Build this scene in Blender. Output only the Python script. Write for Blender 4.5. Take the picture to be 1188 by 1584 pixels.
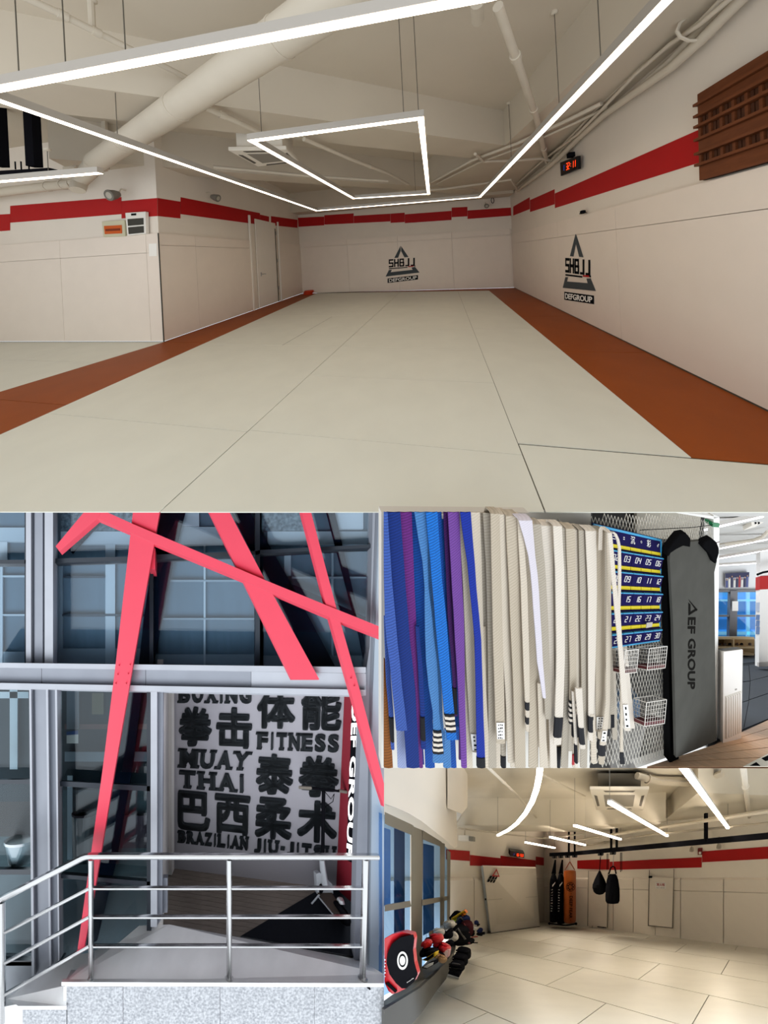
# Four places shown together: a mat hall (upper storey), a street entrance, a belt rack
# and a second mat hall (lower storeys).  The upper hall is the world frame.  Every lower place is built at
# real size around its own ground, which runs down and away from the viewer like a raked floor.
import bpy, bmesh, math, random
from mathutils import Vector as V
for o in list(bpy.data.objects): bpy.data.objects.remove(o)
S = bpy.context.scene
col = S.collection
random.seed(7)

# ------------------------------------------------------------------ camera
F, CX, CY, EYE, ROLL = 429.0, 594.0, 396.0, 1.35, math.radians(3)
CAM = V((0, 0, EYE))
RT = V((math.cos(ROLL), 0, -math.sin(ROLL))); UP = V((math.sin(ROLL), 0, math.cos(ROLL))); FW = V((0, 1, 0))
cam = bpy.data.cameras.new('camera'); co = bpy.data.objects.new('camera', cam); col.objects.link(co)
cam.sensor_fit = 'HORIZONTAL'; cam.sensor_width = 36; cam.lens = 36 * F / 1188; cam.shift_y = -396 / 1188
cam.clip_start = 0.05; cam.clip_end = 200
co.location = CAM; co.rotation_euler = (math.radians(90), ROLL, 0)
S.camera = co

# ------------------------------------------------------------------ daylight and exposure
W = bpy.data.worlds.new('overcast_sky'); S.world = W; W.use_nodes = True
bg = W.node_tree.nodes['Background']; bg.inputs[0].default_value = (0.90, 0.95, 1.0, 1); bg.inputs[1].default_value = 1.5
S.view_settings.view_transform = 'Standard'; S.view_settings.look = 'None'
S.view_settings.exposure = 0.0; S.view_settings.gamma = 1.0; S.view_settings.use_curve_mapping = False

# ------------------------------------------------------------------ positions
def ray(px, py): return FW + RT * ((px - CX) / F) - UP * ((py - CY) / F)
def at(px, py, Y): return CAM + ray(px, py) * Y               # point in that direction, Y metres deep
def onz(px, py, z): d = ray(px, py); return CAM + d * ((z - EYE) / d.z)
def onpl(px, py, pl): d = ray(px, py); return CAM + d * ((pl[0] - CAM).dot(pl[1]) / d.dot(pl[1]))
def plane(a, b, toward=None):                                   # vertical plane through two plan points, normal to the viewer
    n = (b - a).cross(V((0, 0, 1))); n.normalize()
    if n.dot((toward or CAM) - a) < 0: n = -n
    return (a, n)
def shift(pl, d): return (pl[0] + pl[1] * d, pl[1])

# ------------------------------------------------------------------ materials
def lin(c):
    if isinstance(c, str): c = [int(c[i:i + 2], 16) / 255 for i in (0, 2, 4)]
    return tuple(x / 12.92 if x <= 0.04045 else ((x + 0.055) / 1.055) ** 2.4 for x in c) + (1,)
MATS = {}
def mat(name, c, rough=0.6, metal=0.0, noise=0.0, scale=8.0, bump=0.0, emit=0.0, c2=None, stretch=None, spec=0.2, alpha=1.0):
    if name in MATS: return MATS[name]
    m = bpy.data.materials.new(name); m.use_nodes = True; nt = m.node_tree; b = nt.nodes['Principled BSDF']
    b.inputs['Base Color'].default_value = lin(c); b.inputs['Roughness'].default_value = rough; b.inputs['Metallic'].default_value = metal
    b.inputs['Specular IOR Level'].default_value = spec; b.inputs['Alpha'].default_value = alpha
    if noise or bump or c2:
        tc = nt.nodes.new('ShaderNodeTexCoord'); n = nt.nodes.new('ShaderNodeTexNoise'); n.inputs['Scale'].default_value = scale; n.inputs['Detail'].default_value = 5
        src = tc.outputs['Object']
        if stretch:
            mp = nt.nodes.new('ShaderNodeMapping'); mp.inputs['Scale'].default_value = stretch; nt.links.new(src, mp.inputs['Vector']); src = mp.outputs['Vector']
        nt.links.new(src, n.inputs['Vector'])
        if noise or c2:
            r = nt.nodes.new('ShaderNodeValToRGB'); r.color_ramp.elements[0].position = 0.32; r.color_ramp.elements[1].position = 0.68
            base = lin(c)
            r.color_ramp.elements[1].color = base
            r.color_ramp.elements[0].color = lin(c2) if c2 else tuple(x * (1 - noise) for x in base[:3]) + (1,)
            nt.links.new(n.outputs['Fac'], r.inputs['Fac']); nt.links.new(r.outputs['Color'], b.inputs['Base Color'])
        if bump:
            bp = nt.nodes.new('ShaderNodeBump'); bp.inputs['Strength'].default_value = bump; bp.inputs['Distance'].default_value = 0.01
            nt.links.new(n.outputs['Fac'], bp.inputs['Height']); nt.links.new(bp.outputs['Normal'], b.inputs['Normal'])
    if emit:
        b.inputs['Emission Color'].default_value = lin(c); b.inputs['Emission Strength'].default_value = emit
    MATS[name] = m
    return m
def weave(name, c, scale=420.0, dark=0.55):                     # woven cotton: fine crossed ribs in colour and relief
    m = mat(name, c, 0.85); nt = m.node_tree; b = nt.nodes['Principled BSDF']
    tc = nt.nodes.new('ShaderNodeTexCoord'); w = nt.nodes.new('ShaderNodeTexWave'); w.bands_direction = 'Z'; w.inputs['Scale'].default_value = scale / 20; w.inputs['Distortion'].default_value = 1.5
    w2 = nt.nodes.new('ShaderNodeTexNoise'); w2.inputs['Scale'].default_value = scale * 0.3
    mx = nt.nodes.new('ShaderNodeMath'); mx.operation = 'MULTIPLY'
    r = nt.nodes.new('ShaderNodeValToRGB'); base = lin(c); r.color_ramp.elements[1].color = base; r.color_ramp.elements[1].position = 0.45
    r.color_ramp.elements[0].color = tuple(x * dark for x in base[:3]) + (1,)
    nt.links.new(tc.outputs['Object'], w.inputs['Vector']); nt.links.new(tc.outputs['Object'], w2.inputs['Vector'])
    nt.links.new(w.outputs['Fac'], mx.inputs[0]); nt.links.new(w2.outputs['Fac'], mx.inputs[1])
    nt.links.new(mx.outputs[0], r.inputs['Fac']); nt.links.new(r.outputs['Color'], b.inputs['Base Color'])
    return m
def glass(name, c, gloss=0.12, tint=0.5):                       # thin pane: tinted see-through with a sharp reflection
    m = bpy.data.materials.new(name); m.use_nodes = True; nt = m.node_tree; nt.nodes.clear()
    out = nt.nodes.new('ShaderNodeOutputMaterial'); t = nt.nodes.new('ShaderNodeBsdfTransparent'); g = nt.nodes.new('ShaderNodeBsdfGlossy'); mix = nt.nodes.new('ShaderNodeMixShader')
    t.inputs[0].default_value = lin(c); g.inputs['Roughness'].default_value = 0.03; g.inputs[0].default_value = (0.9, 0.95, 1, 1)
    mix.inputs[0].default_value = gloss
    nt.links.new(t.outputs[0], mix.inputs[1]); nt.links.new(g.outputs[0], mix.inputs[2]); nt.links.new(mix.outputs[0], out.inputs[0])
    MATS[name] = m
    return m

# ------------------------------------------------------------------ mesh building
GD = None                                                       # depth axis of the place being built (None: the level upper hall)
def loc(v):
    if GD is None: return V(v)
    v = V(v); r = v - GD * v.y; return V((r.dot(RT), v.y, r.dot(UP)))
def wld(v): return v if GD is None else RT * v.x + GD * v.y + UP * v.z
class B:
    def __init__(s): s.v = []; s.f = []
    def add(s, vs, fs):
        k = len(s.v); s.v += [V(p) for p in vs]; s.f += [tuple(i + k for i in f) for f in fs]; return s
    def slab(s, poly, off):                                     # prism: outline pushed along off
        n = len(poly); vs = [V(p) for p in poly] + [V(p) + off for p in poly]
        return s.add(vs, [tuple(range(n)), tuple(range(2 * n - 1, n - 1, -1))] + [(i, (i + 1) % n, n + (i + 1) % n, n + i) for i in range(n)])
    def loft(s, a, b):
        n = len(a)
        return s.add(list(a) + list(b), [tuple(range(n)), tuple(range(2 * n - 1, n - 1, -1))] + [(i, (i + 1) % n, n + (i + 1) % n, n + i) for i in range(n)])
    def box(s, c, ax, ay, az):                                  # centre and three half-axes
        c = V(c); q = [c - ax - ay - az, c + ax - ay - az, c + ax + ay - az, c - ax + ay - az]
        return s.slab(q, az * 2)
    def sweep(s, rings, closed=False, cap=True):
        n = len(rings[0]); vs = [p for r in rings for p in r]; m = len(rings); fs = []
        for j in range(m if closed else m - 1):
            a = j * n; b = ((j + 1) % m) * n
            for i in range(n): fs.append((a + i, a + (i + 1) % n, b + (i + 1) % n, b + i))
        if cap and not closed: fs += [tuple(range(n - 1, -1, -1)), tuple(range((m - 1) * n, m * n))]
        return s.add(vs, fs)
    def tube(s, pts, r, n=8, closed=False, flat=None):
        pts = [loc(p) for p in pts]; m = len(pts); rs = r if isinstance(r, (list, tuple)) else [r] * m; rings = []; prev = None
        for i, p in enumerate(pts):
            if closed: t = pts[(i + 1) % m] - pts[i - 1]
            else: t = pts[min(i + 1, m - 1)] - pts[max(i - 1, 0)]
            t.normalize()
            a = prev if prev is not None else (V((0, 0, 1)) if abs(t.z) < 0.9 else V((1, 0, 0)))
            u = (a - t * a.dot(t)).normalized(); w = t.cross(u); prev = u
            rings.append([wld(p + (u * math.cos(k * 2 * math.pi / n) + w * math.sin(k * 2 * math.pi / n)) * rs[i]) for k in range(n)])
        return s.sweep(rings, closed)
    def bar(s, a, b, u, w):                                     # square bar with half-axes u, w
        a, b = V(a), V(b); return s.loft([a - u - w, a + u - w, a + u + w, a - u + w], [b - u - w, b + u - w, b + u + w, b - u + w])
    def lathe(s, c, prof, axis=V((0, 0, 1)), n=16, sq=1.0, side=None):   # prof: (radius, height) pairs
        c = loc(c); axis = loc(axis).normalized(); u = (loc(side) if side else (V((1, 0, 0)) if abs(axis.x) < 0.9 else V((0, 1, 0)))); u = (u - axis * u.dot(axis)).normalized(); w = axis.cross(u)
        return s.sweep([[wld(c + axis * h + (u * math.cos(k * 2 * math.pi / n) + w * sq * math.sin(k * 2 * math.pi / n)) * r) for k in range(n)] for r, h in prof])
    def blob(s, c, ax, ay, az, n=12, m=8, p=1.0):               # rounded body with three half-axes (p < 1: boxier)
        c = V(c); rings = []
        def e(x): return math.copysign(abs(x) ** p, x)
        for j in range(m + 1):
            th = -math.pi / 2 + math.pi * j / m
            th = max(min(th, math.pi / 2 - 0.05), -math.pi / 2 + 0.05)
            rings.append([c + ax * (e(math.cos(th)) * e(math.cos(2 * math.pi * k / n))) + ay * (e(math.cos(th)) * e(math.sin(2 * math.pi * k / n))) + az * e(math.sin(th)) for k in range(n)])
        return s.sweep(rings)

def mesh_of(b, name, org):
    me = bpy.data.meshes.new(name); me.from_pydata([tuple(p - org) for p in b.v], [], b.f)
    bm = bmesh.new(); bm.from_mesh(me); bmesh.ops.recalc_face_normals(bm, faces=bm.faces); bm.to_mesh(me); bm.free()
    return me
def base_of(bs):
    vs = [p for b in bs for p in b.v]
    return V(((min(p.x for p in vs) + max(p.x for p in vs)) / 2, (min(p.y for p in vs) + max(p.y for p in vs)) / 2, min(p.z for p in vs)))
def obj(name, b, m, parent=None, smooth=False, bevel=0.0, kind=None, label=None):
    org = base_of([b]); me = mesh_of(b, name, org); me.materials.append(m)
    if smooth:
        for p in me.polygons: p.use_smooth = True
        if smooth != 'all': me.set_sharp_from_angle(angle=math.radians(40))
    o = bpy.data.objects.new(name, me); col.objects.link(o)
    if parent is not None:
        o.parent = parent; w = V(parent['_w']); o.location = org - w
    else: o.location = org
    o['_w'] = tuple(org)
    if bevel:
        md = o.modifiers.new('bevel', 'BEVEL'); md.width = bevel; md.segments = 2; md.limit_method = 'ANGLE'
    if kind: o['kind'] = kind
    if label: o['label'] = label
    return o
def tag(o, label, cat, group=None):
    o['label'] = label; o['category'] = cat
    if group: o['group'] = group
    return o
def part(t, name, b, m, smooth=False, bevel=0.0, label=None, kind=None): return obj(name, b, m, t, smooth, bevel, kind, label)
def thing(name, label, cat, base, group=None):
    o = bpy.data.objects.new(name, None); col.objects.link(o); o.empty_display_size = 0.05; o.location = V(base); o['_w'] = tuple(V(base))
    return tag(o, label, cat, group)
def struct(name, b, m, smooth=False, bevel=0.0, label=None): return obj(name, b, m, None, smooth, bevel, 'structure', label)
def clip(poly, a, b, keep):                                     # keep the part of a plan polygon on keep's side of line a-b
    n = V((-(b - a).y, (b - a).x, 0)); s = 1 if n.dot(keep - a) > 0 else -1; out = []
    for i in range(len(poly)):
        p, q = poly[i], poly[(i + 1) % len(poly)]; dp, dq = n.dot(p - a) * s, n.dot(q - a) * s
        if dp >= 0: out.append(p)
        if dp * dq < 0: out.append(p + (q - p) * (dp / (dp - dq)))
    return out
TXT = {}
def text_mesh(body, bold, serif):
    k = (body, bold, serif)
    if k in TXT: return TXT[k]
    c = bpy.data.curves.new('lettering', 'FONT'); c.body = body; c.offset = bold; c.extrude = 0.5; c.resolution_u = 3
    o = bpy.data.objects.new('lettering', c); col.objects.link(o); bpy.context.view_layer.update()
    e = o.evaluated_get(bpy.context.evaluated_depsgraph_get()); me = e.to_mesh()
    vs = [tuple(v.co) for v in me.vertices]; fs = [tuple(p.vertices) for p in me.polygons]
    e.to_mesh_clear(); bpy.data.objects.remove(o); bpy.data.curves.remove(c)
    x0, x1 = min(v[0] for v in vs), max(v[0] for v in vs); y0, y1 = min(v[1] for v in vs), max(v[1] for v in vs)
    TXT[k] = ([((v[0] - x0) / (x1 - x0), (v[1] - y0) / (y1 - y0), v[2]) for v in vs], fs)
    return TXT[k]
def letter(b, body, q, th, bold=0.0, serif=False):              # lettering spread over a quad (bl, br, tr, tl), raised by th
    vs, fs = text_mesh(body, bold, serif); bl, br, tr, tl = [V(p) for p in q]
    b.add([(bl * (1 - x) + br * x) * (1 - y) + (tl * (1 - x) + tr * x) * y + th * (z + 0.5) for x, y, z in vs], fs)
    return b
def quad_at(q, x0, y0, x1, y1):                                 # sub-rectangle of a quad, unit coordinates, y up
    bl, br, tr, tl = [V(p) for p in q]
    f = lambda x, y: (bl * (1 - x) + br * x) * (1 - y) + (tl * (1 - x) + tr * x) * y
    return [f(x0, y0), f(x1, y0), f(x1, y1), f(x0, y1)]
def lerp(a, b, t): return a + (b - a) * t

SEG = {'0': 'abcdef', '1': 'bc', '2': 'abged', '3': 'abgcd', '4': 'fgbc', '5': 'afgcd', '6': 'afgedc', '7': 'abc', '8': 'abcdefg', '9': 'abcdfg'}
def seven(b, text, q, th):                                      # slanted seven-segment numerals over a quad
    n = len(text); w = .085
    for k, ch in enumerate(text):
        x0 = k / n
        if ch == ':':
            for y in (.3, .65): b.slab(quad_at(q, x0 + .4 / n, y, x0 + .55 / n, y + .1), th)
            continue
        X = lambda x, y: x0 + (.05 + .62 * x + .18 * y) / n
        R = {'a': (0, 1, 1, 1), 'g': (0, .5, 1, .5), 'd': (0, 0, 1, 0), 'f': (0, .5, 0, 1), 'e': (0, 0, 0, .5), 'b': (1, .5, 1, 1), 'c': (1, 0, 1, .5)}
        for sg in SEG[ch]:
            xa, ya, xb, yb = R[sg]
            if ya == yb: pts = [(X(xa, ya), max(ya - w / 2, 0)), (X(xb, yb), max(ya - w / 2, 0)), (X(xb, yb), max(ya - w / 2, 0) + w), (X(xa, ya), max(ya - w / 2, 0) + w)]
            else: pts = [(X(xa, ya) - w * .8 / n, ya), (X(xa, ya) + w * .8 / n, ya), (X(xb, yb) + w * .8 / n, yb), (X(xb, yb) - w * .8 / n, yb)]
            b.slab([quad_at(q, x, y, x, y)[0] for x, y in pts], th)
    return b
def scrawl(b, q, th, rows, cols, seed):                         # print too small to read: short broken strokes
    r = random.Random(seed)
    for i in range(rows):
        for j in range(cols):
            x, y = (j + r.uniform(.05, .25)) / cols, (i + r.uniform(.15, .3)) / rows
            b.slab(quad_at(q, x, y, min(1, x + r.uniform(.35, .7) / cols), y + r.uniform(.2, .45) / rows), th)
    return b
BLOCK = {'S': [(0, .82, 1, 1), (0, .42, .24, 1), (0, .42, 1, .6), (.76, 0, 1, .6), (0, 0, 1, .18)], 'H': [(0, 0, .27, 1), (.73, 0, 1, 1), (0, .4, 1, .6)],
         'B': [(0, 0, .27, 1), (0, .83, .95, 1), (0, .42, 1, .58), (0, 0, 1, .17), (.72, 0, 1, .5), (.70, .5, .93, 1)], 'J': [(.62, 0, .95, 1), (.1, 0, .95, .16)]}
def block(b, text, q, th):
    for k, ch in enumerate(text):
        c = quad_at(q, (k + .06) / len(text), 0, (k + .94) / len(text), 1)
        for r in BLOCK[ch]: b.slab(quad_at(c, *r), th)
    return b

# ================================================================== UPPER HALL
wallc = mat('white_wall_paint', 'e6dccf', 0.75, noise=0.04, scale=1.5, bump=0.05)
padc = mat('cream_wall_pad_vinyl', 'e8dccf', 0.5, noise=0.03, scale=3, bump=0.08)
redp = mat('red_band_paint', 'b0181a', 0.6, noise=0.06, scale=3)
ceilc = mat('warm_white_ceiling_paint', 'cdc2b0', 0.8, noise=0.05, scale=1.2, bump=0.05)
matw = mat('off_white_mat_vinyl', 'dcdcd0', 0.42, noise=0.05, scale=2.5, bump=0.12)
matb = mat('rust_brown_mat_vinyl', '94460f', 0.5, noise=0.12, scale=2.5, bump=0.1)
gapc = mat('dark_joint_underlay', '6b675c', 0.9)
ledw = mat('led_diffuser_white', 'ffedd6', 0.5, emit=8)
ledf = mat('far_led_diffuser', 'ffedd6', 0.5, emit=8)
alu = mat('painted_aluminium_profile', 'b8b2aa', 0.4, 0.3)
pipec = mat('white_painted_steel_pipe', 'd0c6b5', 0.55, noise=0.04, scale=6)
blk = mat('black_painted_steel', '16161a', 0.45, spec=0)
slate = mat('slate_grey_print', '41484c', 0.6)
inkc = mat('black_print', '17181a', 0.6, spec=0)
whp = mat('white_print', 'f3f0ea', 0.6)
steel = mat('brushed_steel', 'b9b9bb', 0.3, 0.9)
CEIL = 3.95

RA, RB = onz(1188, 637, 0), onz(795, 445, 0)
LC, LD, LE = onz(468, 454, 0), onz(254, 529, 0), onz(0, 529, 0)
RA2 = RA + (RA - RB).normalized() * 2.2; LE2 = LE + (LE - LD).normalized() * 1.5
PT = 0.045                                                        # pad thickness
PR, PB, PL, PF = plane(RB, RA2), plane(LC, RB), plane(LC, LD), plane(LD, LE)   # faces of the padded walls
WR, WB, WL, WF = [shift(p, -PT) for p in (PR, PB, PL, PF)]
def meet(p, q):
    a, n = p; b, m = q; d = n.x * m.y - n.y * m.x; c1 = n.x * a.x + n.y * a.y; c2 = m.x * b.x + m.y * b.y
    return V(((c1 * m.y - c2 * n.y) / d, (n.x * c2 - m.x * c1) / d, 0))
wRB, wLC, wLD = meet(WR, WB), meet(WB, WL), meet(WL, WF)
wRA, wLE = RA2 - PR[1] * PT, LE2 - PF[1] * PT
def wall(name, a, b, pl, h=CEIL):
    return struct(name, B().slab([a, b, b + V((0, 0, h)), a + V((0, 0, h))], -pl[1] * 0.12), wallc)
W_right = wall('wall_right', wRB, wRA, WR); W_back = wall('wall_back', wLC, wRB, WB)
inD = meet(shift(WL, -.12), shift(WF, -.12))                      # mitred outer corner of the two left walls
W_left = struct('wall_left', B().slab([wLC, wLD, inD, wLC - WL[1] * .12], V((0, 0, CEIL))), wallc)
W_front = struct('wall_left_return', B().slab([wLD, wLE, wLE - WF[1] * .12, inD], V((0, 0, CEIL))), wallc)

e_ = (LD - LC).normalized(); wLF = wLE + e_ * 5.0                   # unseen end wall of the left bay, added to block sky light
struct('wall_far_left', B().slab([wLE, wLF, wLF + V((0, 0, CEIL)), wLE + V((0, 0, CEIL))], V((-.12, 0, 0))), wallc)

# floor: the front edge runs along the threshold; everything lies on z = 0
FE0, FE1 = onz(-80, 792, 0), onz(1268, 792, 0)
far = V((0, 8, 0))
d_ = (RB - RA).normalized(); c_ = V((d_.y, -d_.x, 0))
ORG = onz(378, 672, 0)
def uv(u, v, z=0): p = ORG + c_ * u + d_ * v; return V((p.x, p.y, z))
def to_uv(p): q = p - ORG; return q.dot(c_), q.dot(d_)
uR = to_uv(RB)[0]
sub = clip([wRB, V((wRA.x, wRA.y, 0)), V((wRA.x - 12, wRA.y - 1, 0)), V((wLE.x - 1, wLE.y - 5, 0)), wLE, wLD, wLC], FE0, FE1, far)
MT = 0.005
sub = clip(sub, FE0 + V((0, .03, 0)), FE1 + V((0, .03, 0)), far)
FLOOR = struct('floor', B().slab([p + V((0, 0, -MT)) for p in sub], V((0, 0, -0.012))), gapc)
def mats(poly, m, keepers, name='mat', shrink=0.004):
    p = poly
    for a, b, k in keepers:
        p = clip(p, a, b, k)
        if len(p) < 3: return
    c = sum(p, V()) / len(p)
    p = [q + (c - q).normalized() * shrink for q in p]
    part(FLOOR, name, B().slab([V((q.x, q.y, -MT)) for q in p], V((0, 0, MT))), m)
li0, li1 = onz(0, 672, 0), onz(492, 452.5, 0)                     # inner edge of the left brown strip
lo0, lo1 = onz(0, 606, 0), LC                                     # its outer edge
ri0, ri1 = onz(1070, 708, 0), onz(757, 450, 0)                    # inner edge of the right brown strip
bi0, bi1 = onz(492, 452.8, 0), onz(760, 449.5, 0)                  # back strip edge
inside = uv(1, 3)
vB = to_uv(bi1)[1] + 1
u1, u2 = 0.0, to_uv(onz(805, 695, 0))[0]
front = (FE0, FE1, far)
keepL, keepR, keepB = (li0, li1, inside), (ri0, ri1, inside), (bi0, bi1, inside)
vEnd = to_uv(ri0)[1]
v0 = to_uv(onz(590, 684, 0))[1]; v1 = to_uv(onz(610, 586, 0))[1]; step = v1 - v0
# centre column
k = -3
while v0 + k * step < vB:
    a, b = v0 + k * step, v0 + (k + 1) * step
    mats([uv(u1, a), uv(u2, a), uv(u2, b), uv(u1, b)], matw, [front, keepB])
    k += 1
# left column: the near row reaches under the picture's edge, the rest stop at the strip
for a, b in [(-3, v0 - 0.02), (v0 - 0.02, v0 + 2 * step), (v0 + 2 * step, v0 + 4.1 * step), (v0 + 4.1 * step, v0 + 6 * step), (v0 + 6 * step, vB)]:
    mats([uv(-6, a), uv(u1, a), uv(u1, b), uv(-6, b)] if b < v0 + 3 * step else [uv(-4, a), uv(u1, a), uv(u1, b), uv(-4, b)], matw, [front, keepL, keepB])
mats([uv(-1.0, v0 + 2 * step), uv(-0.99, v0 + 2 * step), uv(-0.99, v0 + 4 * step), uv(-1.0, v0 + 4 * step)], gapc, [])
# right column
for a, b in [(vEnd, v0 + 3 * step), (v0 + 3 * step, v0 + 5 * step), (v0 + 5 * step, vB)]:
    mats([uv(u2, a), uv(uR, a), uv(uR, b), uv(u2, b)], matw, [front, keepR, keepB])
mats([uv(u2, -4), uv(uR, -4), uv(uR, vEnd - 0.01), uv(u2, vEnd - 0.01)], matw, [front])
# brown border strips
keepLo = (lo0, lo1, inside)
outL = (li0, li1, li0 - c_ * 2)
vD = to_uv(LD)[1]
for a, b in [(-3, vD - 2.0), (vD - 2.0, vD), (vD, vD + 2), (vD + 2, vD + 4), (vD + 4, 14)]:
    mats([uv(-9, a), uv(2, a), uv(2, b), uv(-9, b)], matb, [front, outL, (lo0, LD, inside) if b <= vD else (LD, LC, inside), (PB[0], RB, inside)])
outR = (ri0, ri1, ri0 + c_ * 2)
for a, b in [(vEnd, vEnd + 1.9), (vEnd + 1.9, vEnd + 3.9), (vEnd + 3.9, vEnd + 5.9), (vEnd + 5.9, 14)]:
    mats([uv(0, a), uv(uR, a), uv(uR, b), uv(0, b)], matb, [front, outR, (PB[0], RB, inside)])
mats([bi0, bi1, V((RB.x, RB.y, 0)) - c_ * 0.9, V((LC.x, LC.y, 0)) + c_ * 0.3], matb, [(li0, li1, inside), (ri0, ri1, inside)])
# the bay left of the strip
outLo = (lo0, LD, lo0 - c_ * 3)
for u in (-9.0, -7.0, -5.0):
    for a, b in [(-2, 1.2), (1.2, 3.2), (3.2, 6.5)]:
        mats([uv(u, a), uv(u + 2, a), uv(u + 2, b), uv(u, b)], matw, [front, outLo, (LD, LE, V((0, 1.5, 0)))])

# wall pads, each its own board with a joint around it
def pad_row(W_, pl, pa, pb, z0, z1, wdt, first=None):
    L = (pb - pa).length; e = (pb - pa) / L; x = 0.0; ws = list(first or [])
    while x < L - 0.02:
        w = ws.pop(0) if ws else wdt
        w = min(w, L - x); g = 0.003
        a, b = pa + e * (x + g), pa + e * (x + w - g)
        part(W_, 'wall_pad', B().slab([a + V((0, 0, z0 + g)), b + V((0, 0, z0 + g)), b + V((0, 0, z1 - g)), a + V((0, 0, z1 - g))], -pl[1] * (PT - 0.002)), padc)
        x += w
zr1 = onpl(1091, 281, PR).z; zr0 = onpl(1188, 323, PR).z
pad_row(W_right, PR, RB, RA2, 0.012, zr0, 2.0); pad_row(W_right, PR, RB, RA2, zr0, zr1, 2.0)
zb = onpl(630, 364, PB).z
pad_row(W_back, PB, LC, RB, 0.012, zb - 0.22, 2.0); pad_row(W_back, PB, LC, RB, zb - 0.22, zb, 2.0)
zf = onpl(120, 370, PF).z; zf0 = onpl(120, 398, PF).z
pad_row(W_front, PF, LD, LE2, 0.012, zf0, 2.0, [0.28]); pad_row(W_front, PF, LD, LE2, zf0, zf, 2.0, [0.28])
d0, d1 = onz(437, 465.5, 0), onz(393, 480, 0)                       # door opening in the left wall
zl = onpl(300, 365, PL).z; zl0 = zl - 0.22
pad_row(W_left, PL, LC, V((onpl(437, 462, PL).x, onpl(437, 462, PL).y, 0)), 0.012, zl, 2.0)
dn = onpl(393, 480, PL); dn.z = 0
pad_row(W_left, PL, dn, LD, 0.012, zl0, 2.0); pad_row(W_left, PL, dn, LD, zl0, zl, 2.0)
# dark metal edge where the two padded walls meet
corner = B().bar(LD + V((0, 0, 0.01)) + PF[1] * 0.006, LD + V((0, 0, zl)) + PF[1] * 0.006, c_ * 0.008, d_ * 0.006)
part(W_left, 'edge_trim', corner, mat('dark_edge_trim', '3a3833', 0.5))

# red bands, one painted board per step
def band(W_, pl, segs):
    q = shift(pl, 0.002)
    for (xa, ta, ba, xb, tb, bb) in segs:
        part(W_, 'red_band', B().slab([onpl(xa, ta, q), onpl(xb, tb, q), onpl(xb, bb, q), onpl(xa, ba, q)], pl[1] * 0.003), redp)
band(W_right, WR, [(794, 319.5, 333.5, 819.5, 305, 323.5), (820, 309.5, 328, 858, 292.6, 316), (858.5, 299.3, 322, 1093, 195.5, 248)])
band(W_back, WB, [(461, 337, 351, 501.5, 335, 348.5), (501.7, 333, 347.5, 547, 330, 345.4), (547.2, 334, 345.4, 604, 330.5, 342.5), (604.2, 330.5, 344.8, 626, 329, 343.6), (626.2, 331.5, 345.2, 698.5, 326.2, 340.3), (698.7, 321.2, 336, 723, 320, 334.6), (723.2, 325.6, 338.8, 791, 321, 333.6)])
def pxof(p): d = p - CAM; return CX + F * d.dot(RT) / d.y
xc = pxof(wLD + V((0, 0, 2.4)))
band(W_left, WL, [(xc + .3, 306.3, 334.2, 279, 312, 338), (279.3, 305, 331.2, 402, 329.7, 347.6), (402.2, 332, 354.5, 416, 335, 356), (419.2, 334.3, 348.3, 460, 340, 352.5)])
band(W_front, WF, [(-40, 334, 361, 15.8, 331, 356.5), (16, 318.5, 344.5, 188, 305, 331.3), (188.2, 311, 338, xc, 306.3, 334.3)])

# logo: black and slate lettering on a wall
def logo(W_, pl, q):
    n = pl[1]; th = n * 0.004
    def poly(pts, m, name):
        part(W_, name, B().slab([quad_at(q, x, 1 - y, x, 1 - y)[0] + n * 0.003 for x, y in pts], th), m)
    poly([(.447, 0), (.452, .14), (.375, .325), (.262, .325)], slate, 'logo_triangle')
    poly([(.46, .005), (.68, .325), (.56, .325), (.465, .15)], slate, 'logo_triangle')
    poly([(.10, .645), (.19, .645), (.155, .71), (.80, .685), (.765, .62), (.87, .61), (1.0, .775), (0, .82)], slate, 'logo_base')
    b = B(); block(b, 'SHBJJ', [p + n * 0.003 for p in quad_at(q, .085, .425, .88, .645)], th); part(W_, 'logo_letters', b, inkc)
    poly([(.10, .60), (.65, .595), (.65, .618), (.10, .625)], inkc, 'logo_line')
    poly([(.67, .578), (.83, .573), (.83, .598), (.67, .604)], redp, 'logo_line')
    poly([(.84, .573), (.88, .572), (.88, .597), (.84, .598)], inkc, 'logo_line')
    poly([(.06, .875), (.955, .845), (.955, .965), (.06, 1.0)], inkc, 'logo_plate')
    bb = B()
    qq = [quad_at(q, .10, .02, .1, .02)[0], quad_at(q, .92, .05, .92, .05)[0], quad_at(q, .92, .135, 0, 0)[0], quad_at(q, .10, .105, 0, 0)[0]]
    qq[2] = quad_at(q, .92, .135, .92, .135)[0]; qq[3] = quad_at(q, .10, .107, .10, .107)[0]
    letter(bb, 'DEFGROUP', [p + n * 0.008 for p in qq], th, 0.02); part(W_, 'logo_letters', bb, whp)
fl = lambda pl, pts: [onpl(x, y, pl) for x, y in pts]
PB2, PR2 = shift(PB, 0.001), shift(PR, 0.001)
logo(W_back, PB, fl(PB2, [(596.5, 438), (649, 434), (649, 378.5), (596.5, 381.5)]))
logo(W_right, PR, fl(PR2, [(871, 463), (922, 475), (922, 362), (871, 362)]))

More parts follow.
